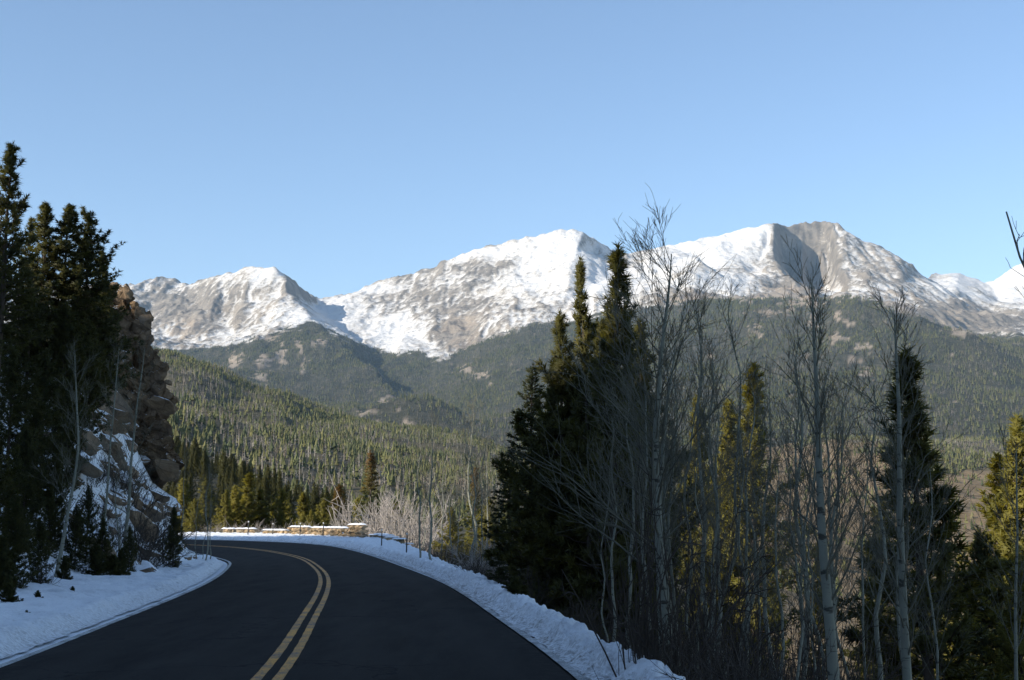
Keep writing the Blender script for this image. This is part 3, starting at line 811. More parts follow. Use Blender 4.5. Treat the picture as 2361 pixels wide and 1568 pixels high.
def cells_relief(x, y, n, lx, ly, ang, amp, tilt, seed):
    """flat tilted facets, one to each cell of a fractured face"""
    r_ = np.random.default_rng(seed)
    c_, s_ = math.cos(ang), math.sin(ang)
    u, v = (x * c_ + y * s_) / lx, (-x * s_ + y * c_) / ly
    u = u + 0.18 * fbm(x * 1.1, y * 1.1 + seed, 3); v = v + 0.18 * fbm(x * 1.1 + 9, y * 1.1 + seed, 3)
    bi, bj = np.floor(u).astype(int), np.floor(v).astype(int)
    best = np.full(x.shape, 1e9); out = np.zeros(x.shape)
    hsh = lambda i, j, k: np.modf(np.abs(np.sin(i * 127.1 + j * 311.7 + k * 74.7 + seed * 13.3) * 43758.5453))[0]
    for di in (-1, 0, 1):
        for dj in (-1, 0, 1):
            i, j = bi + di, bj + dj
            cx, cy = i + .15 + .7 * hsh(i, j, 1), j + .15 + .7 * hsh(i, j, 2)
            dx, dy = u - cx, v - cy
            d = np.maximum(np.abs(dx), np.abs(dy)) + .25 * np.hypot(dx, dy)
            val = amp * (hsh(i, j, 3) - .5) * 2 + tilt * ((hsh(i, j, 4) - .5) * 2 * dx * lx + (hsh(i, j, 5) - .3) * 2 * dy * ly)
            m_ = d < best
            best = np.where(m_, d, best); out = np.where(m_, val, out)
    return out
fy = np.linspace(650, 1150, 260); fu = np.concatenate([-np.linspace(1, 0, 14, endpoint=False), np.linspace(0, 1, 150)])
FU, FY = np.meshgrid(fu, fy)
FE = np.interp(FY, OY, OX) - 12 - 0.20 * np.maximum(FY - 1099, 0) + 3 * fbm(FY * .05, FY * 0, 3)
FX = np.where(FU >= 0, FE - FU * (FE - 165), FE + FU * 10)
xm, ym = FX / 57.0, FY / 57.0
disp = cells_relief(xm, ym, 0, 1.25, .80, .62, .46, .6, 3) + cells_relief(xm, ym, 0, .50, .34, .62, .11, .45, 8) + cells_relief(xm, ym, 0, .2, .15, .5, .03, .3, 5) + .03 * fbm(xm * 5, ym * 5, 4)
ledge = smooth(0.0, .35, FU)
FYY = 56.8 + 3.2 * np.where(FU < 0, -FU, 0) + np.abs(FU) * .8
fk = 1 / (CP - SP * (-(FY - 784) / F))
PX = (FX - 1180.5) / F * FYY * fk; PZ = CAMZ + (SP + CP * (-(FY - 784) / F)) * FYY * fk
V = np.stack([PX + disp * (.55 - .45 * ledge), FYY - disp * .9, PZ + disp * .25], -1)
top = FY < 700
V[..., 1] += np.where(FY < 672, (672 - FY) * .05, 0)
V = V - np.array(cliff.location)
link('rock_face', mesh_np('rock_face', V.reshape(-1, 3), grid_faces(*FU.shape), MAT_CLIFF, False), cliff)
for i in range(0, len(OUT) - 1):          # ragged outer edge
    x = OX[i]; y = OY[i]
    r = rr.uniform(0.18, 0.42)
    crag_rock(x - r * 57 * 0.95, y + r * 20, 56.8 + rr.uniform(-.3, .4), r, k, (1, 1, rr.uniform(.6, 1.0))); k += 1
# big overhanging slabs on the edge
crag_rock(388, 1078, 56.0, 0.74, 1, (1.15, 1, .62), (.2, .45, .3)); crag_rock(374, 938, 55.9, 0.74, 4, (1.1, 1, .5), (.1, .3, 1.3)); crag_rock(336, 742, 56, .42, 2, (1, 1, .8), (.3, .5, .2)); crag_rock(290, 676, 56.4, .5, 5, (1, 1, .8), (.2, .5, .9))

# boulders and slabs in the snow slope below it
bpos = []
rr = random.Random(21)
tries = 0
while len(bpos) < 105 and tries < 6000:
    tries += 1
    s_ = rr.uniform(40, 63); lat = -rr.uniform(4.8, 9.8)
    c_, n_ = road_frame(np.array([s_])); x, y = (c_[0] + n_[0] * lat)
    px, py = proj([x, y, gz(x, y)])
    r = rr.choice([.2, .3, .4, .55, .75, .9]) * rr.uniform(.8, 1.15) * (1.0 if lat < -5.8 else 0.45)
    if not (150 < px < 520) or any((x - a) ** 2 + (y - b) ** 2 < (0.75 * (r + q)) ** 2 for a, b, q in bpos): continue
    bpos.append((x, y, r))
SIDE = ['half sunk', 'flat topped', 'slanting', 'low', 'sharp edged', 'broad']
for i, (x, y, r) in enumerate(bpos):
    sq = (rr.uniform(1.0, 1.7), rr.uniform(.8, 1.2), rr.uniform(.5, .8))
    o = link('boulder', BOULD_M[i % 7], loc=(x, y, gz(x, y) + r * 0.12), rot=(rr.uniform(-.25, .25), rr.uniform(.25, .75), rr.uniform(-.7, .7)), scale=(r * sq[0], r * sq[1], r * sq[2]))
    tag(o, 'brown boulder half buried in the snow slope below the crag', 'boulder', 'boulders in the snow slope below the crag')

for i, (px, py, sz) in enumerate([(446, 1283, .16), (455, 1287, .2), (463, 1291, .13), (474, 1286, .22), (470, 1297, .12), (484, 1300, .12), (438, 1275, .2), (430, 1266, .26), (450, 1270, .18), (492, 1304, .09), (415, 1290, .12), (424, 1285, .16)]):
    t_ = at(px, py, 52)
    for _ in range(6):
        q_ = at(px, py, t_.y); zg = gz(q_.x, q_.y); t_ = at(px, py, max(40, min(60, t_.y * (CAMZ - zg) / max(.05, CAMZ - q_.z)))) if q_.z < CAMZ - .05 else q_
    o = link('loose_rock', BOULD_M[i % 7], loc=(t_.x, t_.y, gz(t_.x, t_.y) + .02), rot=(0, .2, i * 1.7), scale=(sz * 1.3, sz, sz * .7))
    tag(o, 'small loose rock on the snow at the inner bend', 'rock', 'loose rocks on the snow at the inner bend')

# ================================================================== STONE WALL, POLES
RWs = lambda s: float(RW(np.array([s]))[0])
def edge_pt(s, dr):
    c_, n_ = road_frame(np.array([float(s)])); lat = RWs(s) + dr
    x, y = c_[0] + n_[0] * lat
    return x, y, math.atan2(-n_[0][0], n_[0][1])
def solve_px(px, py, s0, s1, d0, d1):
    best = None
    S_, D_ = np.meshgrid(np.arange(s0, s1, 0.4), np.arange(d0, d1, 0.15), indexing='ij')
    c_, n_ = road_frame(S_); lat = RW(S_) + D_
    P_ = c_ + n_ * lat[..., None]
    z_ = ground_z(P_[..., 0], P_[..., 1]) + 0.1
    a, b = proj(np.stack([P_[..., 0], P_[..., 1], z_], -1))
    e = (a - px) ** 2 + 4 * (b - py) ** 2
    i = np.unravel_index(np.argmin(e), e.shape)
    return float(P_[i][0]), float(P_[i][1]), float(z_[i]), math.sqrt(float(e[i]))

MAT_CAPSNOW = MAT_SNOW
def snow_cap(name, length, width, seed, parent, loc, rot, h=0.05):
    nx, ny = max(6, int(length / 0.12)), 6
    U, Vv = np.meshgrid(np.linspace(-.5, .5, nx), np.linspace(-.5, .5, ny))
    X = U * length; Y = Vv * width
    edge = smooth(0.5, 0.38, np.abs(U)) * smooth(0.5, 0.33, np.abs(Vv))
    Z = -0.05 + (h + 0.04 + 0.05 * fbm(X * 2.2 + seed, Y * 3, 3)) * edge
    me = mesh_np(name, np.stack([X, Y, Z], -1).reshape(-1, 3), grid_faces(*Z.shape), MAT_SNOW, True, {'grit': np.zeros(X.size)})
    return link(name, me, parent, loc, rot)

wx0, wy0, _ = edge_pt(112, 5.5)
wall = link('stone_wall', None, loc=(wx0, wy0, gz(wx0, wy0))); tag(wall, 'low sunlit stone guard wall capped with snow along the bend', 'wall')
WL = Vector(wall.location)
rr = random.Random(9)
# sections by frame position of the ends and top row
SEC = [(514, 541, 1219), (543, 590, 1219), (606, 664, 1222), (669, 716, 1214.5), (717, 804, 1216.5), (806, 862, 1209.5)]
ss = np.arange(92, 150, 0.5)
wc, wn = road_frame(ss)
wp = wc + wn * (RW(ss) + shoulder_right(ss) - 0.55)[:, None]
wz = ground_z(wp[:, 0], wp[:, 1])
wpx, wpy = proj(np.stack([wp[:, 0], wp[:, 1], wz], -1))
ordr = np.argsort(wpx)
def wall_at(px):
    return np.array([np.interp(px, wpx[ordr], wp[ordr, 0]), np.interp(px, wpx[ordr], wp[ordr, 1]), np.interp(px, wpx[ordr], wz[ordr])])
for (xa, xb, yt) in SEC:
    A, B = wall_at(xa), wall_at(xb)
    mid = (A + B) / 2; L = np.linalg.norm((B - A)[:2]); ang = math.atan2(B[1] - A[1], B[0] - A[0])
    ztop = at((xa + xb) / 2, yt, mid[1]).z
    hgt = max(0.42, ztop - mid[2])
    nc_ = max(1, round(hgt / 0.33)); ch = hgt / nc_
    for cidx in range(nc_):
        t = rr.uniform(0, .25)
        while t < L - 0.15:
            ln = min(rr.uniform(0.42, 0.95), L - t)
            q = A + (B - A) * ((t + ln / 2) / L)
            link('stone', STONE_M[rr.randrange(6)], wall, Vector((q[0], q[1], q[2] + ch * (cidx + .5) - 0.02)) - WL, (rr.uniform(-.05, .05), rr.uniform(-.05, .05), ang + rr.choice([0, math.pi]) + rr.uniform(-.06, .06)), (ln * 0.58, 0.34 + rr.uniform(-.03, .05), ch * 0.62))
            t += ln
    snow_cap('snow_cap', L * .97, 0.5, xa, wall, Vector((mid[0], mid[1], mid[2] + hgt + 0.03)) - WL, (0, -math.atan2(B[2] - A[2], L), ang))
# single snow-capped stones that step down towards the camera
for i, (px, py, sz) in enumerate([(872, 1222, .5), (883, 1228, .55), (897, 1234, .5), (906, 1240, .42), (922, 1247, .42), (938, 1258, .4), (893, 1242, .4)]):
    x, y, z, er = solve_px(px, py + 10, 66, 104, .6, 7)
    o = link('kerb_stone', STONE_M[i % 6], loc=(x, y, z + sz * .35), rot=(0, 0, rr.uniform(-.5, .5)), scale=(sz * 1.15, sz * .9, sz * .62))
    tag(o, ['first', 'second', 'third', 'fourth', 'fifth', 'sixth', 'lower'][i] + ' snow capped shaded stone stepping down from the wall end', 'stone', 'shaded stones stepping down from the wall end')
    cp = snow_cap('snow_cap', 1.7, 1.4, i, o, (0, 0, 0.86), (0, 0, 0), 0.22)
x, y, z, er = solve_px(787, 1236, 90, 125, .8, 7)
o = link('boulder', BOULD_M[3], loc=(x, y, z + .12), rot=(0, .3, .4), scale=(1.1, .7, .5)); tag(o, 'snow dusted boulder in front of the sunlit stone wall', 'boulder')

def pole_mesh():
    m = MB(); m.tube([(0, 0, -.3), (0, 0, .6), (.01, 0, 1.32)], [.045, .043, .04], 8); return m.mesh('shaft', MAT_POLE)
PM = pole_mesh()
m = MB(); m.tube([(0, 0, 1.30), (0, 0, 1.302), (0.0, 0, 1.42), (0, 0, 1.421)], [.0, .05, .05, .0], 8); PC = m.mesh('reflector', MAT_CAP)
for i, (px, py, top) in enumerate([(570, 1232, 1194), (631.7, 1231.4, 1197), (689.6, 1234.4, 1198), (742.3, 1239, 1200), (807.3, 1247, 1214), (878.5, 1262, 1221), (936.3, 1280, 1230)]):
    x, y, z, er = solve_px(px, py, 62, 140, .5, 4.2)
    e = link('snow_pole', None, loc=(x, y, z - .1), rot=(rr.uniform(-.03, .03), rr.uniform(-.04, .04), 0), scale=((py - top) / F * y + .1) / 1.42)
    tag(e, ['leftmost', 'second from left', 'third from left', 'middle', 'third from right', 'second from right', 'rightmost'][i] + ' slim dark snow pole at the road bend', 'pole', 'snow poles along the bend')
    link('shaft', PM, e); link('reflector', PC, e)
print('poles', er)

# ================================================================== TREES
def needles(rg, C, Dr, n, L, w, spread=0.9, fwd=0.6):
    """n flat needles round every tuft centre C with axis Dr -> verts, tris"""
    m = len(C)
    C = np.repeat(C, n, 0); A = np.repeat(Dr, n, 0)
    d = rg.normal(size=(m * n, 3)); d /= np.linalg.norm(d, axis=1)[:, None]
    d = d * spread + A * fwd
    d /= np.linalg.norm(d, axis=1)[:, None] + 1e-9
    sd = np.cross(d, rg.normal(size=(m * n, 3))); sd /= np.linalg.norm(sd, axis=1)[:, None] + 1e-9
    ln = L * rg.uniform(.7, 1.2, (m * n, 1))
    b = C + A * rg.uniform(-.35, .35, (m * n, 1)) * L
    V = np.stack([b - sd * w / 2, b + sd * w / 2, b + d * ln], 1)
    # every blade faces out of the crown, and is shaded as part of its clump
    rad = C * np.array([1, 1, 0.0]); rad /= np.linalg.norm(rad, axis=1)[:, None] + 1e-6
    O = rad * .75 + A * .5 + d * .55 + np.array([0, 0, .25]) + rg.normal(size=d.shape) * .18
    O /= np.linalg.norm(O, axis=1)[:, None]
    gn = np.cross(V[:, 1] - V[:, 0], V[:, 2] - V[:, 0])
    flip = (gn * O).sum(1) < 0
    V[flip] = V[flip][:, [1, 0, 2]]
    return V.reshape(-1, 3), np.arange(m * n * 3).reshape(-1, 3), np.repeat(O, 3, 0)

def conifer(seed, H=10.0, R=1.6, z0=0.12, nb=150, kind='pine', tuft=14, nL=0.17, nW=0.035, top=0.25, mat=None, sparse=0.0, lean=0.0, pexp=.66):
    rg = np.random.default_rng(seed)
    tr = MB(); cr = MB()
    zz = np.linspace(0, 1, 14)
    sway = np.stack([fbm(zz * 1.3 + seed, zz * 0 + .5, 2) * .25 + lean * zz ** 2, fbm(zz * 1.3 + seed, zz * 0 + 7.5, 2) * .25], -1) * zz[:, None]
    path = np.concatenate([sway, (zz * H)[:, None]], -1)
    r0 = 0.0125 * H
    tr.tube(path, r0 * (1 - zz * .93) * np.where(zz < .04, 1.35, 1), 7)
    tp = lambda t: np.array([np.interp(t, zz, path[:, i]) for i in range(3)])
    Cs = []; Ds = []
    ph = rg.uniform(0, 6)
    side = rg.uniform(.5, 1.3, 24)
    for i in range(nb):
        t = z0 + (0.985 - z0) * ((i + rg.uniform(0, .9)) / nb) ** 0.92
        u = (t - z0) / (1 - z0)
        if rg.random() < sparse * (0.4 + .6 * math.sin(9 * u + seed) ** 2): continue
        ph += 2.4 + rg.normal() * .5
        if kind == 'pine':
            prof = (0.42 + .58 * min(1, u / .25)) * (1 - u) ** pexp + .10 * (1 - u) + .05
            ln = R * prof * rg.uniform(.55, 1.15) * side[int((ph % 6.283) / 6.283 * 8) + 8 * min(2, int(u * 3))]
            el = math.radians(-8 + 62 * u ** 1.2 + rg.normal() * 10)
        else:
            prof = (1 - u) ** .85 * (0.62 + .38 * min(1, u / .15)) + .03
            ln = R * prof * rg.uniform(.72, 1.12)
            el = math.radians(-22 + 50 * u ** 1.3 + rg.normal() * 7)
        b0 = tp(t)
        hd = np.array([math.cos(ph), math.sin(ph), 0])
        ts = np.linspace(0, 1, 5)
        cz = (ts * math.sin(el) + (.22 if kind == 'pine' else .16) * ts ** 2.2) * ln
        bp = b0 + hd * (ts * math.cos(el) * ln)[:, None] + np.array([0, 0, 1.0]) * cz[:, None]
        bp[1:] += rg.normal(size=(4, 3)) * ln * .035
        tr.tube(bp, np.linspace(r0 * .22 * (1 - u * .6), r0 * .05, 5), 3)
        nt_ = max(4, int((9 if kind == 'pine' else 9) * ln / 0.55))
        q = rg.uniform(.28 if u < .7 else .05, 1.03, nt_)
        P = np.stack([np.interp(q, ts, bp[:, k]) for k in range(3)], -1)
        dirb = bp[-1] - bp[0]; dirb /= np.linalg.norm(dirb) + 1e-9
        lat = np.cross(dirb, [0, 0, 1.0]); lat /= np.linalg.norm(lat) + 1e-9
        sp = (1.06 - q) * ln * (.42 if kind == 'pine' else .5) * rg.choice([-1, 1], nt_) * rg.uniform(.1, 1, nt_)
        P = P + lat * sp[:, None] + np.array([0, 0, 1.0]) * (rg.normal(size=nt_) * (.07 if kind == 'pine' else .03) * ln)[:, None]
        D_ = dirb * .8 + lat * np.sign(sp)[:, None] * .5 + np.array([0, 0, .45 if kind == 'pine' else .05]) + rg.normal(size=(nt_, 3)) * .2
        Cs.append(P); Ds.append(D_ / np.linalg.norm(D_, axis=1)[:, None])
    lt = np.linspace(.90, 1.0, 8)
    Cs.append(np.array([tp(t) for t in lt])); Ds.append(np.tile([0, 0, 1.0], (8, 1)))
    C = np.concatenate(Cs); D_ = np.concatenate(Ds)
    V, T, ON = needles(rg, C, D_, tuft, nL, nW, .85 if kind == 'pine' else .75, .75 if kind == 'pine' else .9)
    cr.tris(V, T)
    cm = cr.mesh('crown', mat or (MAT_PINE if kind == 'pine' else MAT_SPRUCE), True)
    cm.normals_split_custom_set_from_vertices(ON.tolist())
    return {'H': H, 'parts': [('trunk', tr.mesh('trunk', MAT_BARK)), ('crown', cm)]}

PINE = [conifer(1, R=1.75, nb=190, nW=.04, sparse=.25), conifer(2, R=1.5, nb=180, z0=.14, nW=.04, sparse=.28), conifer(3, R=2.1, nb=200, z0=.08, nW=.04, sparse=.22), conifer(4, R=1.25, nb=150, z0=.2, sparse=.25), conifer(5, R=2.5, nb=210, z0=.03, nW=.042)]
SPRUCE = [conifer(11, R=2.0, nb=210, z0=.05, kind='spruce', nL=.15, nW=.03, tuft=12), conifer(12, R=1.6, nb=190, z0=.06, kind='spruce', nL=.15, nW=.03, tuft=12)]
BROWN = [conifer(21, R=2.0, nb=170, z0=.05, kind='spruce', nL=.16, nW=.035, mat=MAT_PINE_BROWN), conifer(22, R=1.25, nb=160, z0=.08, kind='spruce', nL=.16, nW=.035, mat=MAT_PINE_BROWN)]
TUFTY = [conifer(31, R=2.2, nb=120, z0=.05, tuft=22, nL=.21, nW=.036, pexp=1.05, mat=MAT_TUFT, sparse=.15), conifer(32, R=1.9, nb=110, z0=.05, tuft=22, nL=.21, nW=.036, pexp=1.1, mat=MAT_TUFT, sparse=.15)]
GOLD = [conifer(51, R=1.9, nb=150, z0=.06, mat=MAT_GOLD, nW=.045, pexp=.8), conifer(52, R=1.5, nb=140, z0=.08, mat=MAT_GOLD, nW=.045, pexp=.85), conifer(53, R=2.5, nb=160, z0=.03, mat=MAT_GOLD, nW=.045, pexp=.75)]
SMALL = [conifer(41, H=10, R=3.4, nb=110, z0=.02, tuft=16, nL=.42, nW=.09), conifer(42, H=10, R=2.9, nb=100, z0=.02, tuft=16, nL=.42, nW=.09)]

def put(proto, name, label, cat, loc, scale, rotz, group=None):
    e = link(name, None, loc=loc, rot=(0, 0, rotz), scale=scale)
    tag(e, label, cat, group)
    for pn, me_ in proto['parts']:
        link(pn, me_, e)
    return e
def tree_at(proto, name, label, px, ytop, Y, wide=1.0, group=None, cat='tree', rotz=None, sink=.15, ground=None):
    t = at(px, ytop, Y)
    zb = (gz(t.x, Y) if ground is None else ground(t.x, Y)) - sink
    s_ = (t.z - zb) / proto['H']
    return put(proto, name, label, cat, (t.x, Y, zb), (s_ * wide, s_ * wide, s_), random.uniform(0, 6.28) if rotz is None else rotz, group)

def hill_z(x, y):
    """height of the hills sheet at a point"""
    tx = x / y
    fi = np.interp(y, hdep, np.arange(len(hdep))); fj = (tx + .46) / .92 * (LX.shape[1] - 1)
    i = np.clip(np.floor(fi).astype(int), 0, len(hdep) - 2); j = np.clip(np.floor(fj).astype(int), 0, LX.shape[1] - 2)
    a, b = fi - i, fj - j
    return (LZ[i, j] * (1 - b) + LZ[i, j + 1] * b) * (1 - a) + (LZ[i + 1, j] * (1 - b) + LZ[i + 1, j + 1] * b) * a
def land_z(x, y):
    return max(gz(x, y) if y < 195 else -1e9, float(hill_z(np.array([x]), np.array([y]))[0]) if y > 174 else -1e9)

# ---- left of the road
LP = [(PINE[3], 'tallest slim pine with a sparse tip at the left edge', 16, 335, 40, 1.25),
      (PINE[1], 'tall slender pine behind the tallest one at the left edge', -34, 430, 43, 1.5),
      (PINE[1], 'dark pine filling the gap under the tallest left pine', 10, 560, 44, 1.6),
      (PINE[3], 'thin half bare pine between the left tall pines', 72, 505, 47, 1.1),
      (PINE[1], 'sunlit pine with narrow pointed top in the left group', 107, 468, 46, 1.6),
      (PINE[0], 'sunlit bushy pine in the middle of the left group', 158, 474, 46.5, 1.6),
      (PINE[2], 'broad dark pine leaning over the rocky crag', 204, 492, 47.5, 1.45),
      (PINE[0], 'dark pine with boughs hanging before the crag top', 236, 580, 50, 1.25),
      (PINE[2], 'dark full pine below the thin half bare one', 70, 680, 43, 1.5),
      (PINE[4], 'dark dense pine under the sunlit bushy one', 150, 700, 43.5, 1.2),
      (PINE[4], 'dark dense pine hiding the left flank of the crag', 205, 740, 45, .9),
      (PINE[2], 'dark full pine low in front of the left group', 30, 800, 35, 1.3),
      (PINE[4], 'dark pine before the left slope with dense lower branches', 105, 810, 38, 1.0),
      (PINE[4], 'dark pine standing nearest the foot of the crag', 165, 860, 41, .85),
      (PINE[2], 'dark bluish pine above the wide young pine', 85, 900, 36, 1.2),
      (PINE[4], 'wide dark young pine at the snow edge left', 62, 985, 33, .95),
      (PINE[4], 'dense young pine above the roadside snow', 135, 1040, 36, .8),
      (PINE[4], 'bushy young pine half hidden behind the leaning aspen', 205, 1120, 37.5, .9),
      (PINE[4], 'dark pine reaching in from the left frame edge', -30, 900, 29, .9),
      (PINE[4], 'low dark pine between the leaning aspen and left edge', 25, 1110, 31, .9),
      (PINE[4], 'low dark pine right behind the leaning aspen trunk', 118, 1130, 35, .9),
      (PINE[4], 'young pine right of the leaning aspen, low and dark', 178, 1165, 35.5, 1.0),
      (PINE[4], 'young dark pine in front, near the left frame edge', 40, 1150, 28, 1.0),
      (PINE[4], 'young dark pine just before the leaning aspen', 92, 1195, 30, 1.0),
      (PINE[4], 'young pine at the right end of the left thicket', 300, 1215, 39, .95),
      (PINE[4], 'young pine nearest the crooked aspen foot', 238, 1195, 37.5, 1.0),
      (SMALL[0], 'low round pine bush at the front of the left trees', 280, 1268, 37, .9),
      (SMALL[1], 'low pine bush touching the snow by the left trees', 222, 1262, 35.5, 1.2),
      (PINE[4], 'small lone pine at the foot of the snowy rock slope', 402, 1170, 44.5, .95)]
for pr, lb, px, yt, Y, wd in LP:
    tree_at(pr, 'pine_tree', lb, px, yt, Y, wd, 'pines on the left bank')

for i, (px, yt, Y, lb) in enumerate([(22, 1345, 24.5, 'small pine sprig poking from the snow at the lower left'), (88, 1362, 26, 'lone pine sprig in the open snow below the leaning aspen'), (62, 1408, 22.5, 'lowest pine sprig near the left road edge'), (168, 1352, 29, 'pine sprig right of the leaning aspen foot on open snow')]):
    tree_at(SMALL[i % 2], 'pine_sapling', lb, px, yt, Y, 1.3, 'pine sprigs in the left snow', cat='sapling', sink=.02)

# ---- right of the road
RP = [(SPRUCE[0], 'spruce_tree', 'dark spruce with a sunlit tip, leftmost of the right group', 1224, 842, 38, 1.2),
      (TUFTY[1], 'pine_tree', 'narrow dark pine tip right of the sunlit spruce', 1259, 822, 36.5, 1.2),
      (TUFTY[0], 'pine_tree', 'dark pine just left of the twin sunlit tops', 1292, 726, 35.5, 1.05),
      (TUFTY[1], 'pine_tree', 'pine with a yellow sunlit top, left of the twin', 1354, 604, 34, .8),
      (TUFTY[0], 'pine_tree', 'highest pine of the right group with sunlit top', 1407, 572, 33, 1.05),
      (PINE[4], 'pine_tree', 'broad dark pine filling the space below the twin tops', 1388, 745, 35, 1.0),
      (PINE[4], 'pine_tree', 'broad dark pine low behind the twin pines', 1325, 850, 36, 1.05),
      (PINE[4], 'pine_tree', 'dense dark pine right below the highest right pine', 1445, 830, 36, 1.0),
      (TUFTY[0], 'pine_tree', 'dark pine shoulder right of the highest right pine', 1468, 745, 34.5, 1.0),
      (TUFTY[1], 'pine_tree', 'dark pine behind the thickest leaning aspen', 1478, 900, 36, 1.1),
      (SPRUCE[1], 'spruce_tree', 'low dark spruce at the left foot of the right group', 1178, 1020, 41, 1.3),
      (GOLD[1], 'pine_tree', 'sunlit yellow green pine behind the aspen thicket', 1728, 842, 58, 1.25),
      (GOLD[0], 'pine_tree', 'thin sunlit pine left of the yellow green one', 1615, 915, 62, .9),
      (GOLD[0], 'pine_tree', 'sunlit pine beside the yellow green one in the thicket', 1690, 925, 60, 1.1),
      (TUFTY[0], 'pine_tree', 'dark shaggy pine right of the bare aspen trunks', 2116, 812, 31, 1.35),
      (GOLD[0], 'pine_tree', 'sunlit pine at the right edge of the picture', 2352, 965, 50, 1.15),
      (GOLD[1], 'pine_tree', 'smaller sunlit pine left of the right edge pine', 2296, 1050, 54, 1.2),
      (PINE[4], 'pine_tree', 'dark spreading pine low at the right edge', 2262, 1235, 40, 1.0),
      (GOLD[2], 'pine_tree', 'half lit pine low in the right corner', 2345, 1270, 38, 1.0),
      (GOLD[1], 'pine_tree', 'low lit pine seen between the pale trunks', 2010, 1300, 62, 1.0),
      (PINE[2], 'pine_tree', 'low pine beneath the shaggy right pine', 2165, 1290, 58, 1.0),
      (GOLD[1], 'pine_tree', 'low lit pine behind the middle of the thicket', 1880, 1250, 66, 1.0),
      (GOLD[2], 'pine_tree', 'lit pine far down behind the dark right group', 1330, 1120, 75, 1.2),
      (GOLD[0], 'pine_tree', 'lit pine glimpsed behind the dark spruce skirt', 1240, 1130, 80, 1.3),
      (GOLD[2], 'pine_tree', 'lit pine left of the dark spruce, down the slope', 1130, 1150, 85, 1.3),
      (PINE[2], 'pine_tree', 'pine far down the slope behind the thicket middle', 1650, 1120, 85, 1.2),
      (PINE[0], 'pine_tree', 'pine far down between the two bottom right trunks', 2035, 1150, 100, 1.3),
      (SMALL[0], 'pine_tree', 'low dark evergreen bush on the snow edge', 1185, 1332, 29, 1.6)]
for pr, nm, lb, px, yt, Y, wd in RP:
    tree_at(pr, nm, lb, px, yt, Y, wd, 'conifers on the right slope')

# ---- behind the stone wall
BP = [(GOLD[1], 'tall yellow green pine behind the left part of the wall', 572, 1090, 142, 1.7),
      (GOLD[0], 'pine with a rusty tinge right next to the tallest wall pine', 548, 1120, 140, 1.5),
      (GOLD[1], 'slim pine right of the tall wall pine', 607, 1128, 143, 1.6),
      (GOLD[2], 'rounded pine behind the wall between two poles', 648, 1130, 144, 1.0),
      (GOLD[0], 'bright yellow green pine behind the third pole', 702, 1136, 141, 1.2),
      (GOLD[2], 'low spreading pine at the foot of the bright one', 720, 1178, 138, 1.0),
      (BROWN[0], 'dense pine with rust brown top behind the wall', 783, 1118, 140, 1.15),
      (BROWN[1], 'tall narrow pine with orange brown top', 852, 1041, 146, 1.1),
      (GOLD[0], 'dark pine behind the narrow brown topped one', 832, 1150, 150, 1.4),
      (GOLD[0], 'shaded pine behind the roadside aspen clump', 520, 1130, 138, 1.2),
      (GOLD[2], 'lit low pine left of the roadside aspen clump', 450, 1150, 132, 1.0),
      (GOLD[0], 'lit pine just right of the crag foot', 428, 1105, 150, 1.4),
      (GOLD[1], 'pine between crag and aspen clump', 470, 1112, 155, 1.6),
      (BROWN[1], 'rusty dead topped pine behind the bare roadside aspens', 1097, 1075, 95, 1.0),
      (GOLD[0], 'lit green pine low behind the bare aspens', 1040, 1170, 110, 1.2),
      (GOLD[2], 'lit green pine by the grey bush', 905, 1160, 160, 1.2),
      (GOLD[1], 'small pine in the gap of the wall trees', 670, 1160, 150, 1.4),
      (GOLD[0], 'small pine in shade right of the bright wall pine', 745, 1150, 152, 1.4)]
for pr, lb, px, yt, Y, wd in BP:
    tree_at(pr, 'pine_tree', lb, px, yt, Y, wd * 1.3, 'conifers behind the wall', sink=.3)

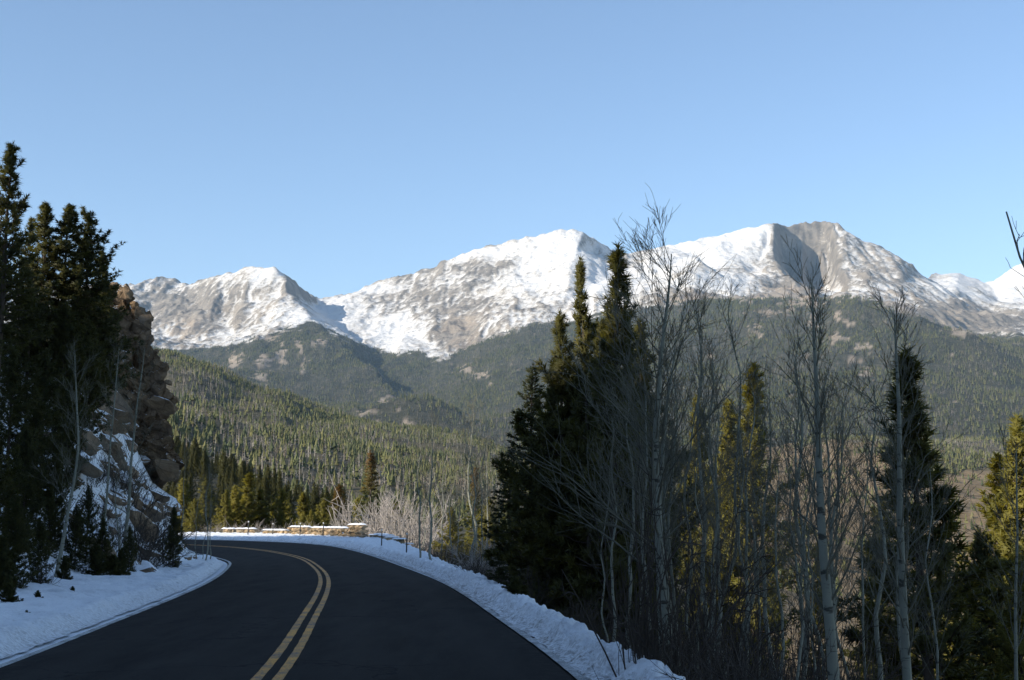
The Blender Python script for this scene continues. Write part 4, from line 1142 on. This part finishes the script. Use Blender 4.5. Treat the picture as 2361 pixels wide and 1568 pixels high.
# ---- bare aspens
def aspen(seed, H=7.0, r0=0.075, first=.3, nbr=26, blen=.30, bend=None, up=48, twig=6, fine=3, lean=0.0, side_bias=None):
    rg = np.random.default_rng(seed)
    tr = MB(); br = MB()
    zz = np.linspace(0, 1, 18)
    if bend is None:
        bx = fbm(zz * 1.6 + seed * 3.1, zz * 0, 3) * .05 * H + lean * H * zz
        by = fbm(zz * 1.6 + seed * 5.7, zz * 0 + 4, 3) * .05 * H
        bx -= bx[0]; by -= by[0]
    else:
        bx = np.interp(zz, [b[0] for b in bend], [b[1] for b in bend]); by = fbm(zz * 1.6 + seed, zz * 0 + 4, 3) * .02 * H; by -= by[0]
        bx = np.convolve(np.pad(bx, 1, mode='edge'), [.25, .5, .25], 'valid')
    path = np.stack([bx, by, zz * H], -1)
    rad = r0 * (1 - zz) ** .85 + .006
    rad[0] *= 1.25
    tr.tube(path, rad, 8)
    tp = lambda t: np.array([np.interp(t, zz, path[:, i]) for i in range(3)])
    ph = rg.uniform(0, 6)
    def limb(b0, d, ln, r, n, sides, curl):
        pts = [b0]; d = d / np.linalg.norm(d)
        for k in range(n):
            d = d + np.array([0, 0, curl]) + rg.normal(size=3) * (.075 if rg.random() < .8 else .2)
            d /= np.linalg.norm(d)
            pts.append(pts[-1] + d * ln / n)
        pts = np.array(pts)
        br.tube(pts, np.linspace(r, max(r * .2, .002), n + 1), sides)
        return pts
    for i in range(nbr):
        t = first + (.98 - first) * (i + rg.random()) / nbr
        ph += 2.4 + rg.normal() * .6
        if side_bias is not None and rg.random() < .5: ph = side_bias + rg.normal() * .8
        el = math.radians(up + 18 * t + rg.normal() * 9)
        d = np.array([math.cos(ph) * math.cos(el), math.sin(ph) * math.cos(el), math.sin(el)])
        ln = H * blen * (1.14 - t) ** .6 * rg.uniform(.6, 1.15)
        r = max(.005, .26 * float(np.interp(t, zz, rad)))
        P = limb(tp(t), d, ln, r, 6, 4, .05)
        for j in range(twig):
            q = rg.uniform(.25, 1); k = min(5, int(q * 6)); b = P[k] + (P[k + 1] - P[k]) * (q * 6 - k)
            ax = P[k + 1] - P[k]; ax /= np.linalg.norm(ax)
            o = rg.normal(size=3); o -= ax * (o @ ax); o /= np.linalg.norm(o)
            l2 = max(.22, ln * rg.uniform(.25, .55) * (1.15 - q * .5))
            P2 = limb(b, ax * .9 + o * .5 + np.array([0, 0, .12]), l2, max(.0028, r * .38), 3, 3, .05)
            for m_ in range(fine):
                kk = rg.integers(0, 3); b2 = P2[kk] + (P2[kk + 1] - P2[kk]) * rg.random()
                o = rg.normal(size=3)
                limb(b2, (P2[-1] - P2[0]) / l2 + o * .3, l2 * rg.uniform(.35, .7), .0026, 2, 3, .04)
    return {'H': H, 'parts': [('trunk', tr.mesh('trunk', MAT_ASPEN)), ('branches', br.mesh('branches', MAT_TWIG))]}

def aspen_px(label, pts, Y, r0, seed, first=.28, nbr=30, blen=.28, group=None, extra=1.2, **kw):
    """aspen whose trunk passes through frame points (x, y) from low to high at distance Y"""
    P = [at(x, y, Y) for x, y in pts]
    top = P[-1]
    b0 = P[0]
    zb = gz(b0.x, Y) - .2
    H = top.z - zb
    # continue the lowest piece down to the ground
    bend = [(0.0, 0.0)] + [((p.z - zb) / H, p.x - b0.x) for p in P if p.z > zb + .05]
    pr = aspen(seed, H, r0, first, nbr, blen, bend, **kw)
    return put(pr, 'aspen_tree', label, 'tree', (b0.x, Y, zb), 1, 0, group)

aspen_px('thick pale aspen at the left of the thicket, arching limbs', [(1546, 1568), (1535, 1430), (1520, 1260), (1510, 1050), (1524, 820), (1543, 670), (1550, 585)], 17, .072, 51, first=.26, nbr=50, blen=.40, group='bare aspens right of the road', side_bias=math.pi * 1.0, up=34, twig=8)
aspen_px('slim aspen pressed against the thick leftmost aspen', [(1532, 1568), (1520, 1350), (1517, 1200), (1535, 950), (1560, 780)], 17.6, .045, 52, first=.4, group='bare aspens right of the road')
aspen_px('pale tall aspen with a swollen lower trunk, bottom right', [(1922, 1568), (1912, 1430), (1898, 1280), (1888, 1050), (1884, 870), (1878, 740), (1874, 650)], 13.5, .062, 53, first=.34, nbr=30, blen=.27, group='bare aspens right of the road')
aspen_px('straight pale aspen nearest the shaggy right pine', [(2096, 1568), (2088, 1430), (2076, 1200), (2070, 980), (2066, 840), (2063, 725)], 13.5, .052, 54, first=.34, nbr=26, blen=.26, group='bare aspens right of the road')
aspen_px('thin grey aspen near the right picture edge', [(2342, 1568), (2338, 1400), (2345, 1250), (2335, 1120), (2340, 1040)], 17, .03, 55, first=.5, nbr=16, group='bare aspens right of the road')
aspen_px('aspen beyond the right edge, branches reaching into view', [(2640, 1568), (2560, 1150), (2460, 800), (2375, 640), (2335, 560), (2316, 486)], 10, .022, 56, first=.3, nbr=16, blen=.11, twig=3, fine=1, group='bare aspens right of the road', side_bias=math.pi)
ASP = [aspen(60 + i, H=7.0, r0=.034 + .010 * (i % 3), first=.36 + .07 * (i % 2), nbr=26, blen=.27 + .05 * (i % 3), twig=6, fine=2, up=44 + 6 * (i % 3)) for i in range(7)]
THICK = [(1554, 940, 18.5), (1576, 800, 18), (1598, 720, 19.5), (1634, 790, 19), (1643, 930, 17.5), (1658, 1010, 16.5), (1673, 700, 20), (1695, 880, 18), (1706, 960, 17), (1740, 1000, 19), (1758, 1040, 18), (1784, 900, 21), (1799, 1020, 16.5), (1830, 780, 22), (1848, 960, 19), (1862, 1040, 15.5), (1948, 960, 20), (1970, 1020, 19), (2020, 900, 22), (2045, 1020, 20), (1620, 1060, 16), (1775, 1100, 15.5), (1612, 690, 24), (1905, 860, 25), (1960, 900, 26), (2130, 1080, 19), (1815, 880, 24), (1480, 980, 22), (1455, 900, 24), (1420, 960, 23), (1395, 1080, 22), (1500, 800, 22)]
rr = random.Random(77)
ORD = 'first second third fourth fifth sixth seventh eighth ninth tenth eleventh twelfth thirteenth fourteenth fifteenth sixteenth seventeenth eighteenth nineteenth twentieth'.split()
ORD += ['twenty-' + w for w in ORD[:9]] + ['thirtieth'] + ['thirty-' + w for w in ORD[:9]]
THICK.sort()
for i, (px, yt, Y) in enumerate(THICK):
    tree_at(ASP[i % 7], 'aspen_tree', 'slender bare aspen of the thicket right of the road, ' + ORD[i] + ' from left', px + rr.uniform(-6, 6), yt + rr.uniform(-20, 20), Y, rr.uniform(.85, 1.15), 'slender aspens of the thicket', rotz=rr.uniform(0, 6.28), sink=.2)
MIDA = [('bare aspen with crossing limbs, left of the roadside pair', 968, 985, 55), ('straight dark bare aspen at the snow edge past the wall', 1000, 965, 52), ('bare aspen left of the dark spruce, tall and forked', 1088, 960, 53), ('slimmer bare aspen beside the tall forked one', 1106, 1010, 54), ('short bare aspen among brush left of the spruce', 1140, 1080, 50),
        ('sunlit pale bare aspen behind the forked one', 1075, 940, 76), ('sunlit white trunk aspen down the slope', 1045, 1090, 72), ('sunlit bare aspen right of the grey bush', 1020, 1080, 84), ('sunlit thin aspen close to the dark spruce', 1122, 1020, 78), ('sunlit bare aspen low behind the wall end', 985, 1090, 92), ('faint bare aspen in the middle of the lit brush', 1060, 1120, 68)]
for i, (lb, px, yt, Y) in enumerate(MIDA):
    tree_at(ASP[(i * 3 + 1) % 7], 'aspen_tree', lb, px, yt, Y, 1.15, 'bare aspens at the bend', rotz=i * 1.3, sink=.2)
aspen_px('white leaning aspen with a fork on the left bank', [(125, 1345), (140, 1270), (152, 1195), (163, 1150), (182, 1040), (172, 820)], 33, .045, 81, first=.3, nbr=34, blen=.26, group='bare aspens on the left bank')
aspen_px('crooked aspen growing from the snowy rocks', [(289, 1262), (287, 1235), (297, 1180), (302, 1080), (312, 960), (335, 800)], 42, .055, 82, first=.22, nbr=34, blen=.25, group='bare aspens on the left bank')
aspen_px('thin aspen before the crag, left of the crooked one', [(235, 1260), (246, 1150), (256, 1020), (275, 800)], 41, .035, 83, first=.2, nbr=32, blen=.25, group='bare aspens on the left bank')
aspen_px('small dead sapling left of the crooked aspen', [(276, 1255), (272, 1215), (266, 1170), (268, 1110)], 41, .035, 84, first=.3, nbr=10, blen=.2, twig=2, group='bare aspens on the left bank')
for i, (px, yt, Y, lb) in enumerate([(456, 1105, 58, 'left stem of the aspen clump at the inner bend'), (478, 1075, 57, 'tallest stem of the aspen clump at the inner bend'), (488, 1090, 58.5, 'right stem of the aspen clump at the inner bend'), (470, 1120, 59.5, 'short stem of the aspen clump at the inner bend'), (425, 1010, 60, 'lone thin aspen between crag and bend clump')]):
    tree_at(ASP[(i * 2) % 7], 'aspen_tree', lb, px, yt, Y, .95, 'aspen clump at the inner bend', rotz=i * 2.1)

# ---- bare shrubs
def shrub(seed, H=1.5, R=.9, stems=26, mat=None, r=.012, sub=5, sides=3):
    rg = np.random.default_rng(seed); m = MB()
    def limb(b0, d, ln, r_, n, curl):
        pts = [b0]
        for k in range(n):
            d = d + np.array([0, 0, curl]) + rg.normal(size=3) * .22; d = d / np.linalg.norm(d)
            pts.append(pts[-1] + d * ln / n)
        pts = np.array(pts); m.tube(pts, np.linspace(r_, r_ * .35, n + 1), sides); return pts
    for i in range(stems):
        ph = rg.uniform(0, 6.28); o = rg.random() ** .6
        b = np.array([math.cos(ph), math.sin(ph), 0]) * o * R * .35
        d = np.array([math.cos(ph) * o * R / H, math.sin(ph) * o * R / H, 1.0]); d /= np.linalg.norm(d)
        ln = H * rg.uniform(.55, 1.1)
        P = limb(b - np.array([0, 0, .1]), d, ln, r * rg.uniform(.7, 1.2), 5, .02)
        for j in range(sub):
            k = rg.integers(1, 5); o2 = rg.normal(size=3)
            P2 = limb(P[k], (P[k + 1] - P[k]) / np.linalg.norm(P[k + 1] - P[k]) + o2 * .5, ln * rg.uniform(.2, .45), r * .5, 3, .04)
            for q in range(2):
                limb(P2[rg.integers(1, 3)], (P2[-1] - P2[0]) / np.linalg.norm(P2[-1] - P2[0]) + rg.normal(size=3) * .6, ln * .15, r * .35, 2, .03)
    return m.mesh('branches', mat or MAT_SHRUB)
SHR = [shrub(1), shrub(2, R=1.2, stems=30), shrub(3, H=1.2, R=.6, stems=18)]
PSH = [shrub(11, R=1.2, stems=60, mat=MAT_PALESHRUB, r=.016, sub=7), shrub(12, R=1.6, stems=50, mat=MAT_PALESHRUB, r=.016, sub=7)]
def shrub_at(me_, label, px, ytop, Y, wide=1.0, group=None, H=1.5, cat='shrub'):
    t = at(px, ytop, Y); zb = gz(t.x, Y) - .05
    s_ = max(.25, (t.z - zb) / H)
    o = link('bare_shrub', me_, loc=(t.x, Y, zb), rot=(0, 0, random.uniform(0, 6.28)), scale=(s_ * wide, s_ * wide, s_))
    return tag(o, label, cat, group)
for i, (px, yt, Y) in enumerate([(872, 1118, 128), (905, 1105, 124), (935, 1128, 120)]):
    shrub_at(PSH[i % 2], ['left part', 'highest part', 'right part'][i] + ' of the pale silvery bare bush past the wall end', px, yt, Y, .72, 'pale bare bush past the wall end')
for i, (px, yt, Y) in enumerate([(505, 1202, 132), (535, 1204, 132), (590, 1196, 132), (612, 1200, 132), (690, 1197, 132), (712, 1203, 131), (480, 1204, 133)]):
    shrub_at(PSH[i % 2], 'pinkish dry bare shrub showing just above the stone wall', px, yt, Y, 1.0, 'dry shrubs above the stone wall')
shrub_at(SHR[0], 'reddish bare bush at the foot of the snowy rock slope', 338, 1262, 41.5, 1.1)
shrub_at(SHR[2], 'small bare bush on the snow left of the aspen', 95, 1270, 30, 1.0)
for i, (px, yt, Y) in enumerate([(230, 1020, 44), (262, 1040, 45), (300, 1090, 46), (330, 1130, 45), (275, 1150, 43), (360, 1120, 48), (310, 1180, 42.5), (250, 1180, 41), (375, 1200, 47), (345, 1210, 44), (215, 1060, 43), (240, 1100, 42), (285, 1060, 46), (320, 1060, 48), (265, 1200, 40.5), (355, 1160, 47)]):
    shrub_at(SHR[i % 3], 'bare grey brush among the boulders of the snow slope', px, yt, Y, 1.1, 'brush among the boulders of the snow slope')
for i, (px, yt, Y) in enumerate([(20, 1265, 27.5), (70, 1275, 29.5), (150, 1268, 32.5), (190, 1262, 34), (250, 1268, 36), (-5, 1290, 25.5), (110, 1290, 31)][:0] + [(12, 1240, 27.0), (150, 1285, 32.5), (262, 1280, 36.5)]):
    tree_at(SMALL[i % 2], 'pine_tree', ['low pine bough mound at the left frame edge', 'low pine mound just right of the leaning aspen foot', 'low pine mound before the bushy young pine'][i], px, yt, Y, .8 + .3 * (i % 3), 'pines on the left bank')
rr = random.Random(31)
for i in range(46):          # brush on the drop beside the right snow bank
    s_ = 12 + 62 * (i / 46) ** 1.15 + rr.uniform(-1, 1)
    dr_ = float(shoulder_right(np.array([s_]))[0]) + rr.uniform(.15, 2.6)
    x, y, _a = edge_pt(s_, dr_)
    o = link('bare_shrub', SHR[i % 3], loc=(x, y, gz(x, y) - .05), rot=(0, 0, rr.uniform(0, 6.28)), scale=rr.uniform(.4, .85))
    tag(o, 'thin bare twiggy shrub along the outer edge of the right snow bank', 'shrub', 'twiggy shrubs along the right snow bank')
for i in range(26):          # lit and shaded brush down the slope at the bend
    px = rr.uniform(940, 1480); Y = rr.uniform(40, 80)
    t = at(px, 1300, Y)
    s1, l1 = road_coords(np.array([t.x]), np.array([Y]))
    if l1[0] < RWs(float(s1[0])) + float(shoulder_right(s1)[0]) + .8: continue
    o = link('bare_shrub', (SHR + PSH)[i % 5], loc=(t.x, Y, gz(t.x, Y) - .05), rot=(0, 0, rr.uniform(0, 6.28)), scale=rr.uniform(.9, 1.6))
    tag(o, 'bare brush on the slope below the bend, behind the roadside aspens', 'shrub', 'brush on the slope below the bend')
for i in range(24):          # saplings filling the thicket
    px = rr.uniform(1480, 2100); Y = rr.uniform(14, 26)
    t = at(px, 1300, Y)
    o = link('bare_shrub', SHR[i % 3], loc=(t.x, Y, gz(t.x, Y) - .05), rot=(0, 0, rr.uniform(0, 6.28)), scale=(rr.uniform(.55, .8), rr.uniform(.55, .8), rr.uniform(1.2, 1.9)))
    tag(o, 'thin sapling brush between the aspen trunks of the thicket', 'shrub', 'sapling brush in the aspen thicket')

# ================================================================== THE WOODS ON THE HILLS
def lowpoly(rg, B, H, R, col, tiers=3, sides=6, jag=.25):
    """many little conifers: B (n,3) bases -> verts, tris, colours"""
    n = len(B); Vs = []; Ts = []; Cs = []
    ph0 = rg.uniform(0, 6.28, n)
    for t in range(tiers):
        zb = 0.10 + .78 * t / tiers; zt = min(1.0, zb + (1.15 if tiers > 1 else 1.0) * (.95 / tiers) + .12)
        if t == tiers - 1: zt = 1.0
        rad = R * (1 - .80 * t / tiers) * rg.uniform(.85, 1.15, n)
        a = ph0[:, None] + np.arange(sides)[None, :] * 6.2832 / sides + t * .5
        rr_ = rad[:, None] * rg.uniform(1 - jag * 1.4, 1 + jag, (n, sides))
        ring = np.stack([np.cos(a) * rr_, np.sin(a) * rr_, (zb * H)[:, None] + rg.uniform(-.05, .06, (n, sides)) * H[:, None]], -1) + B[:, None, :]
        tip = B + np.stack([rg.normal(size=n) * .04 * R, rg.normal(size=n) * .04 * R, zt * H], -1)
        V = np.concatenate([ring, tip[:, None, :]], 1).reshape(-1, 3)
        i0 = (np.arange(n) * (sides + 1))[:, None]
        k = np.arange(sides)[None, :]
        T = np.stack([i0 + k, i0 + (k + 1) % sides, np.broadcast_to(i0 + sides, (n, sides))], -1).reshape(-1, 3)
        off = sum(len(v) for v in Vs)
        Vs.append(V); Ts.append(T + off)
        c = np.repeat(col, sides + 1, 0) * rg.uniform(.85, 1.15, (len(V), 1))
        Cs.append(c)
    return np.concatenate(Vs), np.concatenate(Ts), np.concatenate(Cs)
def spires(rg, B, H, R, col, nb=9):
    """grey dead trunks with short bare limbs"""
    n = len(B)
    a = rg.uniform(0, 6.28, n)
    w = .03 * H
    V = np.stack([B + np.stack([np.cos(a + k * 2.094) * w, np.sin(a + k * 2.094) * w, 0 * w], -1) for k in range(3)] + [B + np.stack([0 * w, 0 * w, H], -1)], 1).reshape(-1, 3)
    i0 = (np.arange(n) * 4)[:, None]
    T = np.concatenate([np.concatenate([i0 + k, i0 + (k + 1) % 3, i0 + 3], 1) for k in range(3)])
    Vs = [V]; Ts = [T]; Cs = [np.repeat(col, 4, 0)]; off = len(V)
    for b in range(nb):
        u = rg.uniform(.25, .95, n); ph = rg.uniform(0, 6.28, n)
        ln = R * (1.05 - u) * rg.uniform(.5, 1.2, n)
        c = B + np.stack([0 * u, 0 * u, u * H], -1)
        d = np.stack([np.cos(ph) * ln, np.sin(ph) * ln, ln * rg.uniform(-.3, .5, n)], -1)
        hw = np.stack([0 * u, 0 * u, .022 * H], -1)
        V = np.stack([c - hw, c + hw, c + d], 1).reshape(-1, 3)
        Vs.append(V); Ts.append(np.arange(len(V)).reshape(-1, 3) + off); Cs.append(np.repeat(col, 3, 0)); off += len(V)
    return np.concatenate(Vs), np.concatenate(Ts), np.concatenate(Cs)
def merge(L):
    V = []; T = []; C = []; o = 0
    for v, t, c in L:
        V.append(v); T.append(t + o); C.append(c); o += len(v)
    return np.concatenate(V), np.concatenate(T), np.concatenate(C)

def sample(rg, n, d0, d1, X, D, Z, deps, fields, tmax=.43):
    """random points spread evenly over the land between two distances, hidden ones dropped"""
    tx = rg.uniform(-tmax, tmax, n); d = np.sqrt(rg.uniform(d0 * d0, d1 * d1, n))
    fi = np.interp(d, deps, np.arange(len(deps))); fj = (tx + .46) / .92 * (X.shape[1] - 1)
    i = np.clip(fi.astype(int), 0, len(deps) - 2); j = np.clip(fj.astype(int), 0, X.shape[1] - 2); a, b = fi - i, fj - j
    bl = lambda A: (A[i, j] * (1 - b) + A[i, j + 1] * b) * (1 - a) + (A[i + 1, j] * (1 - b) + A[i + 1, j + 1] * b) * a
    z = bl(Z)
    ang = np.maximum.accumulate((Z - CAMZ) / D, 0)
    vis = (z + 16 - CAMZ) / d > bl(ang) - 0.0012
    return tx[vis] * d[vis], d[vis], z[vis], [bl(f)[vis] for f in fields]

GREEN = np.array([(.070, .075, .032), (.090, .092, .038), (.052, .060, .030), (.105, .10, .042)])
GREY = np.array([(.20, .18, .155), (.26, .235, .205), (.15, .135, .115), (.17, .135, .10)])
def colours(rg, n, dead):
    c = GREEN[rg.integers(0, 4, n)]
    g = GREY[rg.integers(0, 4, n)]
    return np.where(dead[:, None], g * 1.05, c * 1.25) * rg.uniform(.75, 1.25, (n, 1))
# middle hills
rg = np.random.default_rng(5)
x, y, z, (tn,) = sample(rg, 112000, 430, 2250, LX, LD, LZ, hdep, [LA['tan']])
dens = fbm(x / 70, y / 70, 4)
keep = rg.random(len(x)) < np.where(tn > .35, .05 + .25 * np.clip(fbm(x / 45 + 3, y / 45, 3), 0, 1), .80 + .5 * dens) * np.clip(.45 + 700 / y, 0, 1)
x, y, z = x[keep], y[keep], z[keep]
dead = rg.random(len(x)) < np.clip(.46 + .9 * fbm(x / 130 + 5, y / 130, 4), .06, .85)
H = rg.uniform(3.6, 8.2, len(x)) * (1 + .15 * fbm(x / 60, y / 60, 2)); R = H * rg.uniform(.17, .26, len(x))
px, py = proj(np.stack([x, y, z], -1))
order = np.argsort(y)
solo = np.zeros(len(x), bool)
inview = order[(px[order] > 395) & (px[order] < 1130)]
solo[inview[:110]] = True
B = np.stack([x, y, z - .3], -1)
col = colours(rg, len(x), dead)
m1 = ~solo & ~dead & (y < 1100); m2 = ~solo & ~dead & (y >= 1100); m3 = ~solo & dead & (y < 1100); m4 = ~solo & dead & (y >= 1100)
MESHES = [lowpoly(rg, B[m1], H[m1], R[m1], col[m1], 4, 6, .4), lowpoly(rg, B[m2], H[m2], R[m2], col[m2], 3, 5, .3),
          spires(rg, B[m3], H[m3], R[m3] * 1.1, col[m3], 16), spires(rg, B[m4], H[m4], R[m4] * 1.25, col[m4], 9)]
V, T, C = merge(MESHES)
print('hill woods', len(x), len(T))
tag(link('woodland', mesh_np('woodland', V, T, MAT_FOREST, False, {'col': C})), 'mixed green and grey dead conifer forest covering the middle hills', 'forest', kind='stuff')
# far slopes
x3, y3, z3, (tn3, fo3) = sample(rg, 170000, 2900, 7600, MX, MD, MZ, dep, [MA['tan'], MA['forest']])
dens = fbm(x3 / 220, y3 / 220, 5)
keep = (rg.random(len(x3)) < np.where(tn3 > .4, .06, .62 + .6 * dens)) & (fo3 > .45 + .4 * rg.random(len(x3)))
x3, y3, z3 = x3[keep], y3[keep], z3[keep]
dead3 = rg.random(len(x3)) < np.clip(.42 + .9 * fbm(x3 / 400 + 9, y3 / 400, 4), .05, .85)
H3 = rg.uniform(9, 16, len(x3)); R3 = H3 * rg.uniform(.15, .22, len(x3))
c3 = colours(rg, len(x3), dead3) * .72
B3 = np.stack([x3, y3, z3 - 1], -1)
V, T, C = merge([lowpoly(rg, B3[~dead3], H3[~dead3], R3[~dead3], c3[~dead3], 2, 5, .25), spires(rg, B3[dead3], H3[dead3], R3[dead3] * 1.3, c3[dead3], 6)])
print('far woods', len(x3), len(T))
tag(link('far_woodland', mesh_np('far_woodland', V, T, MAT_FOREST, False, {'col': C})), 'distant conifer forest on the slopes under the snowy mountains', 'forest', kind='stuff')

# unseen woods added up the left mountainside and behind us to block skylight
hx = rg.uniform(-210, 60, 9000); hy = rg.uniform(-120, 330, 9000)
hs, hl = road_coords(hx, hy)
hzv = ground_z(hx, hy)
hh = rg.uniform(8, 14, 9000)
ha = HX * hx + HY * hy; hp = -0.469 * hx + 0.883 * hy
line = crest(hp) - 0.445 * (70 - ha)
out_of_view = (hx < -0.43 * np.maximum(hy, 0) - 3.5) | (hy < -2)
ok = out_of_view & (np.abs(hl) > 6.5) & ((hl > 0) | (hzv + hh < line - 1.0)) & (rg.random(9000) < np.where(np.abs(hl) < 45, 1, .5)) & ((hl < 0) | (hy < -2))
hb = np.stack([hx, hy, hzv - .3], -1)[ok]; hh = hh[ok]
V, T, C = lowpoly(rg, hb, hh, hh * .2, colours(rg, len(hb), np.zeros(len(hb), bool)) * .8, 5, 7, .35)
print('hillside', len(hb))
tag(link('sky_blocking_woodland', mesh_np('sky_blocking_woodland', V, T, MAT_FOREST, False, {'col': C})), 'unseen conifer forest added on the mountainside to block skylight', 'forest', kind='stuff')

# single trees nearest to us on the middle hill
def one(seed, dead):
    r_ = np.random.default_rng(seed)
    c = (GREY if dead else GREEN)[seed % 4][None]
    B_ = np.zeros((1, 3)); H_ = np.array([10.0]); R_ = np.array([1.75])
    if dead: v, t, cc = spires(r_, B_, H_, R_ * 1.1, c, 40)
    else:
        v, t, cc = lowpoly(r_, B_, H_, R_, c, 9, 10, .5)
    return mesh_np('dead_conifer' if dead else 'conifer', v, t, MAT_FOREST, False, {'col': cc})
ONE_L = [one(400 + i, False) for i in range(6)]; ONE_D = [one(500 + i, True) for i in range(4)]
for i in np.nonzero(solo)[0]:
    s_ = H[i] / 10
    o = link('dead_conifer' if dead[i] else 'conifer', (ONE_D if dead[i] else ONE_L)[i % (4 if dead[i] else 6)], loc=(x[i], y[i], z[i] - .3), rot=(0, 0, float(i)), scale=(s_ * 1.05, s_ * 1.05, s_))
    if dead[i]: tag(o, 'grey dead conifer near the foot of the middle wooded hill', 'tree', 'grey dead conifers at the foot of the middle hill')
    else: tag(o, 'green conifer near the foot of the middle wooded hill', 'tree', 'green conifers at the foot of the middle hill')
# the spur beyond the wall, half in the shadow of the near mountainside
rr = random.Random(91); cnt = 0
while cnt < 155:
    px = rr.uniform(395, 800) if cnt < 125 else rr.uniform(395, 500); Y = rr.uniform(205, 400)
    x_ = (px - 1180.5) / F * Y * 1.008
    zz_ = float(hill_z(np.array([x_]), np.array([Y]))[0])
    h = rr.uniform(4.5, 7.5)
    o = link('pine_tree', PINE[cnt % 5]['parts'][1][1], loc=(x_, Y, zz_ - .4), rot=(0, 0, rr.uniform(0, 6.28)), scale=(h / 10 * rr.uniform(1.0, 1.35),) * 2 + (h / 10,))
    tag(o, 'pine on the shadowed wooded spur between stone wall and middle hill', 'tree', 'pines on the shadowed spur')
    cnt += 1

# ================================================================== AIR
HZ = NT('haze_air')
HZ.n.remove(HZ.b)
vol = HZ.new('ShaderNodeVolumePrincipled')
vol.inputs['Color'].default_value = (0.52, 0.75, 1.0, 1)
vol.inputs['Density'].default_value = 2.4e-5
vol.inputs['Anisotropy'].default_value = 0.0
HZ.link(vol.outputs[0], HZ.n['Material Output'].inputs['Volume'])
x0, x1, y0, y1, z0_, z1 = -7000, 7000, -3000, 13200, -96, 2150
V = [(a, b, c_) for c_ in (z0_, z1) for b in (y0, y1) for a in (x0, x1)]
Fq = np.array([(0, 2, 3, 1), (4, 5, 7, 6), (0, 1, 5, 4), (2, 6, 7, 3), (0, 4, 6, 2), (1, 3, 7, 5)])
hz = link('haze', mesh_np('haze', V, Fq, HZ.m, False)); tag(hz, kind='stuff')
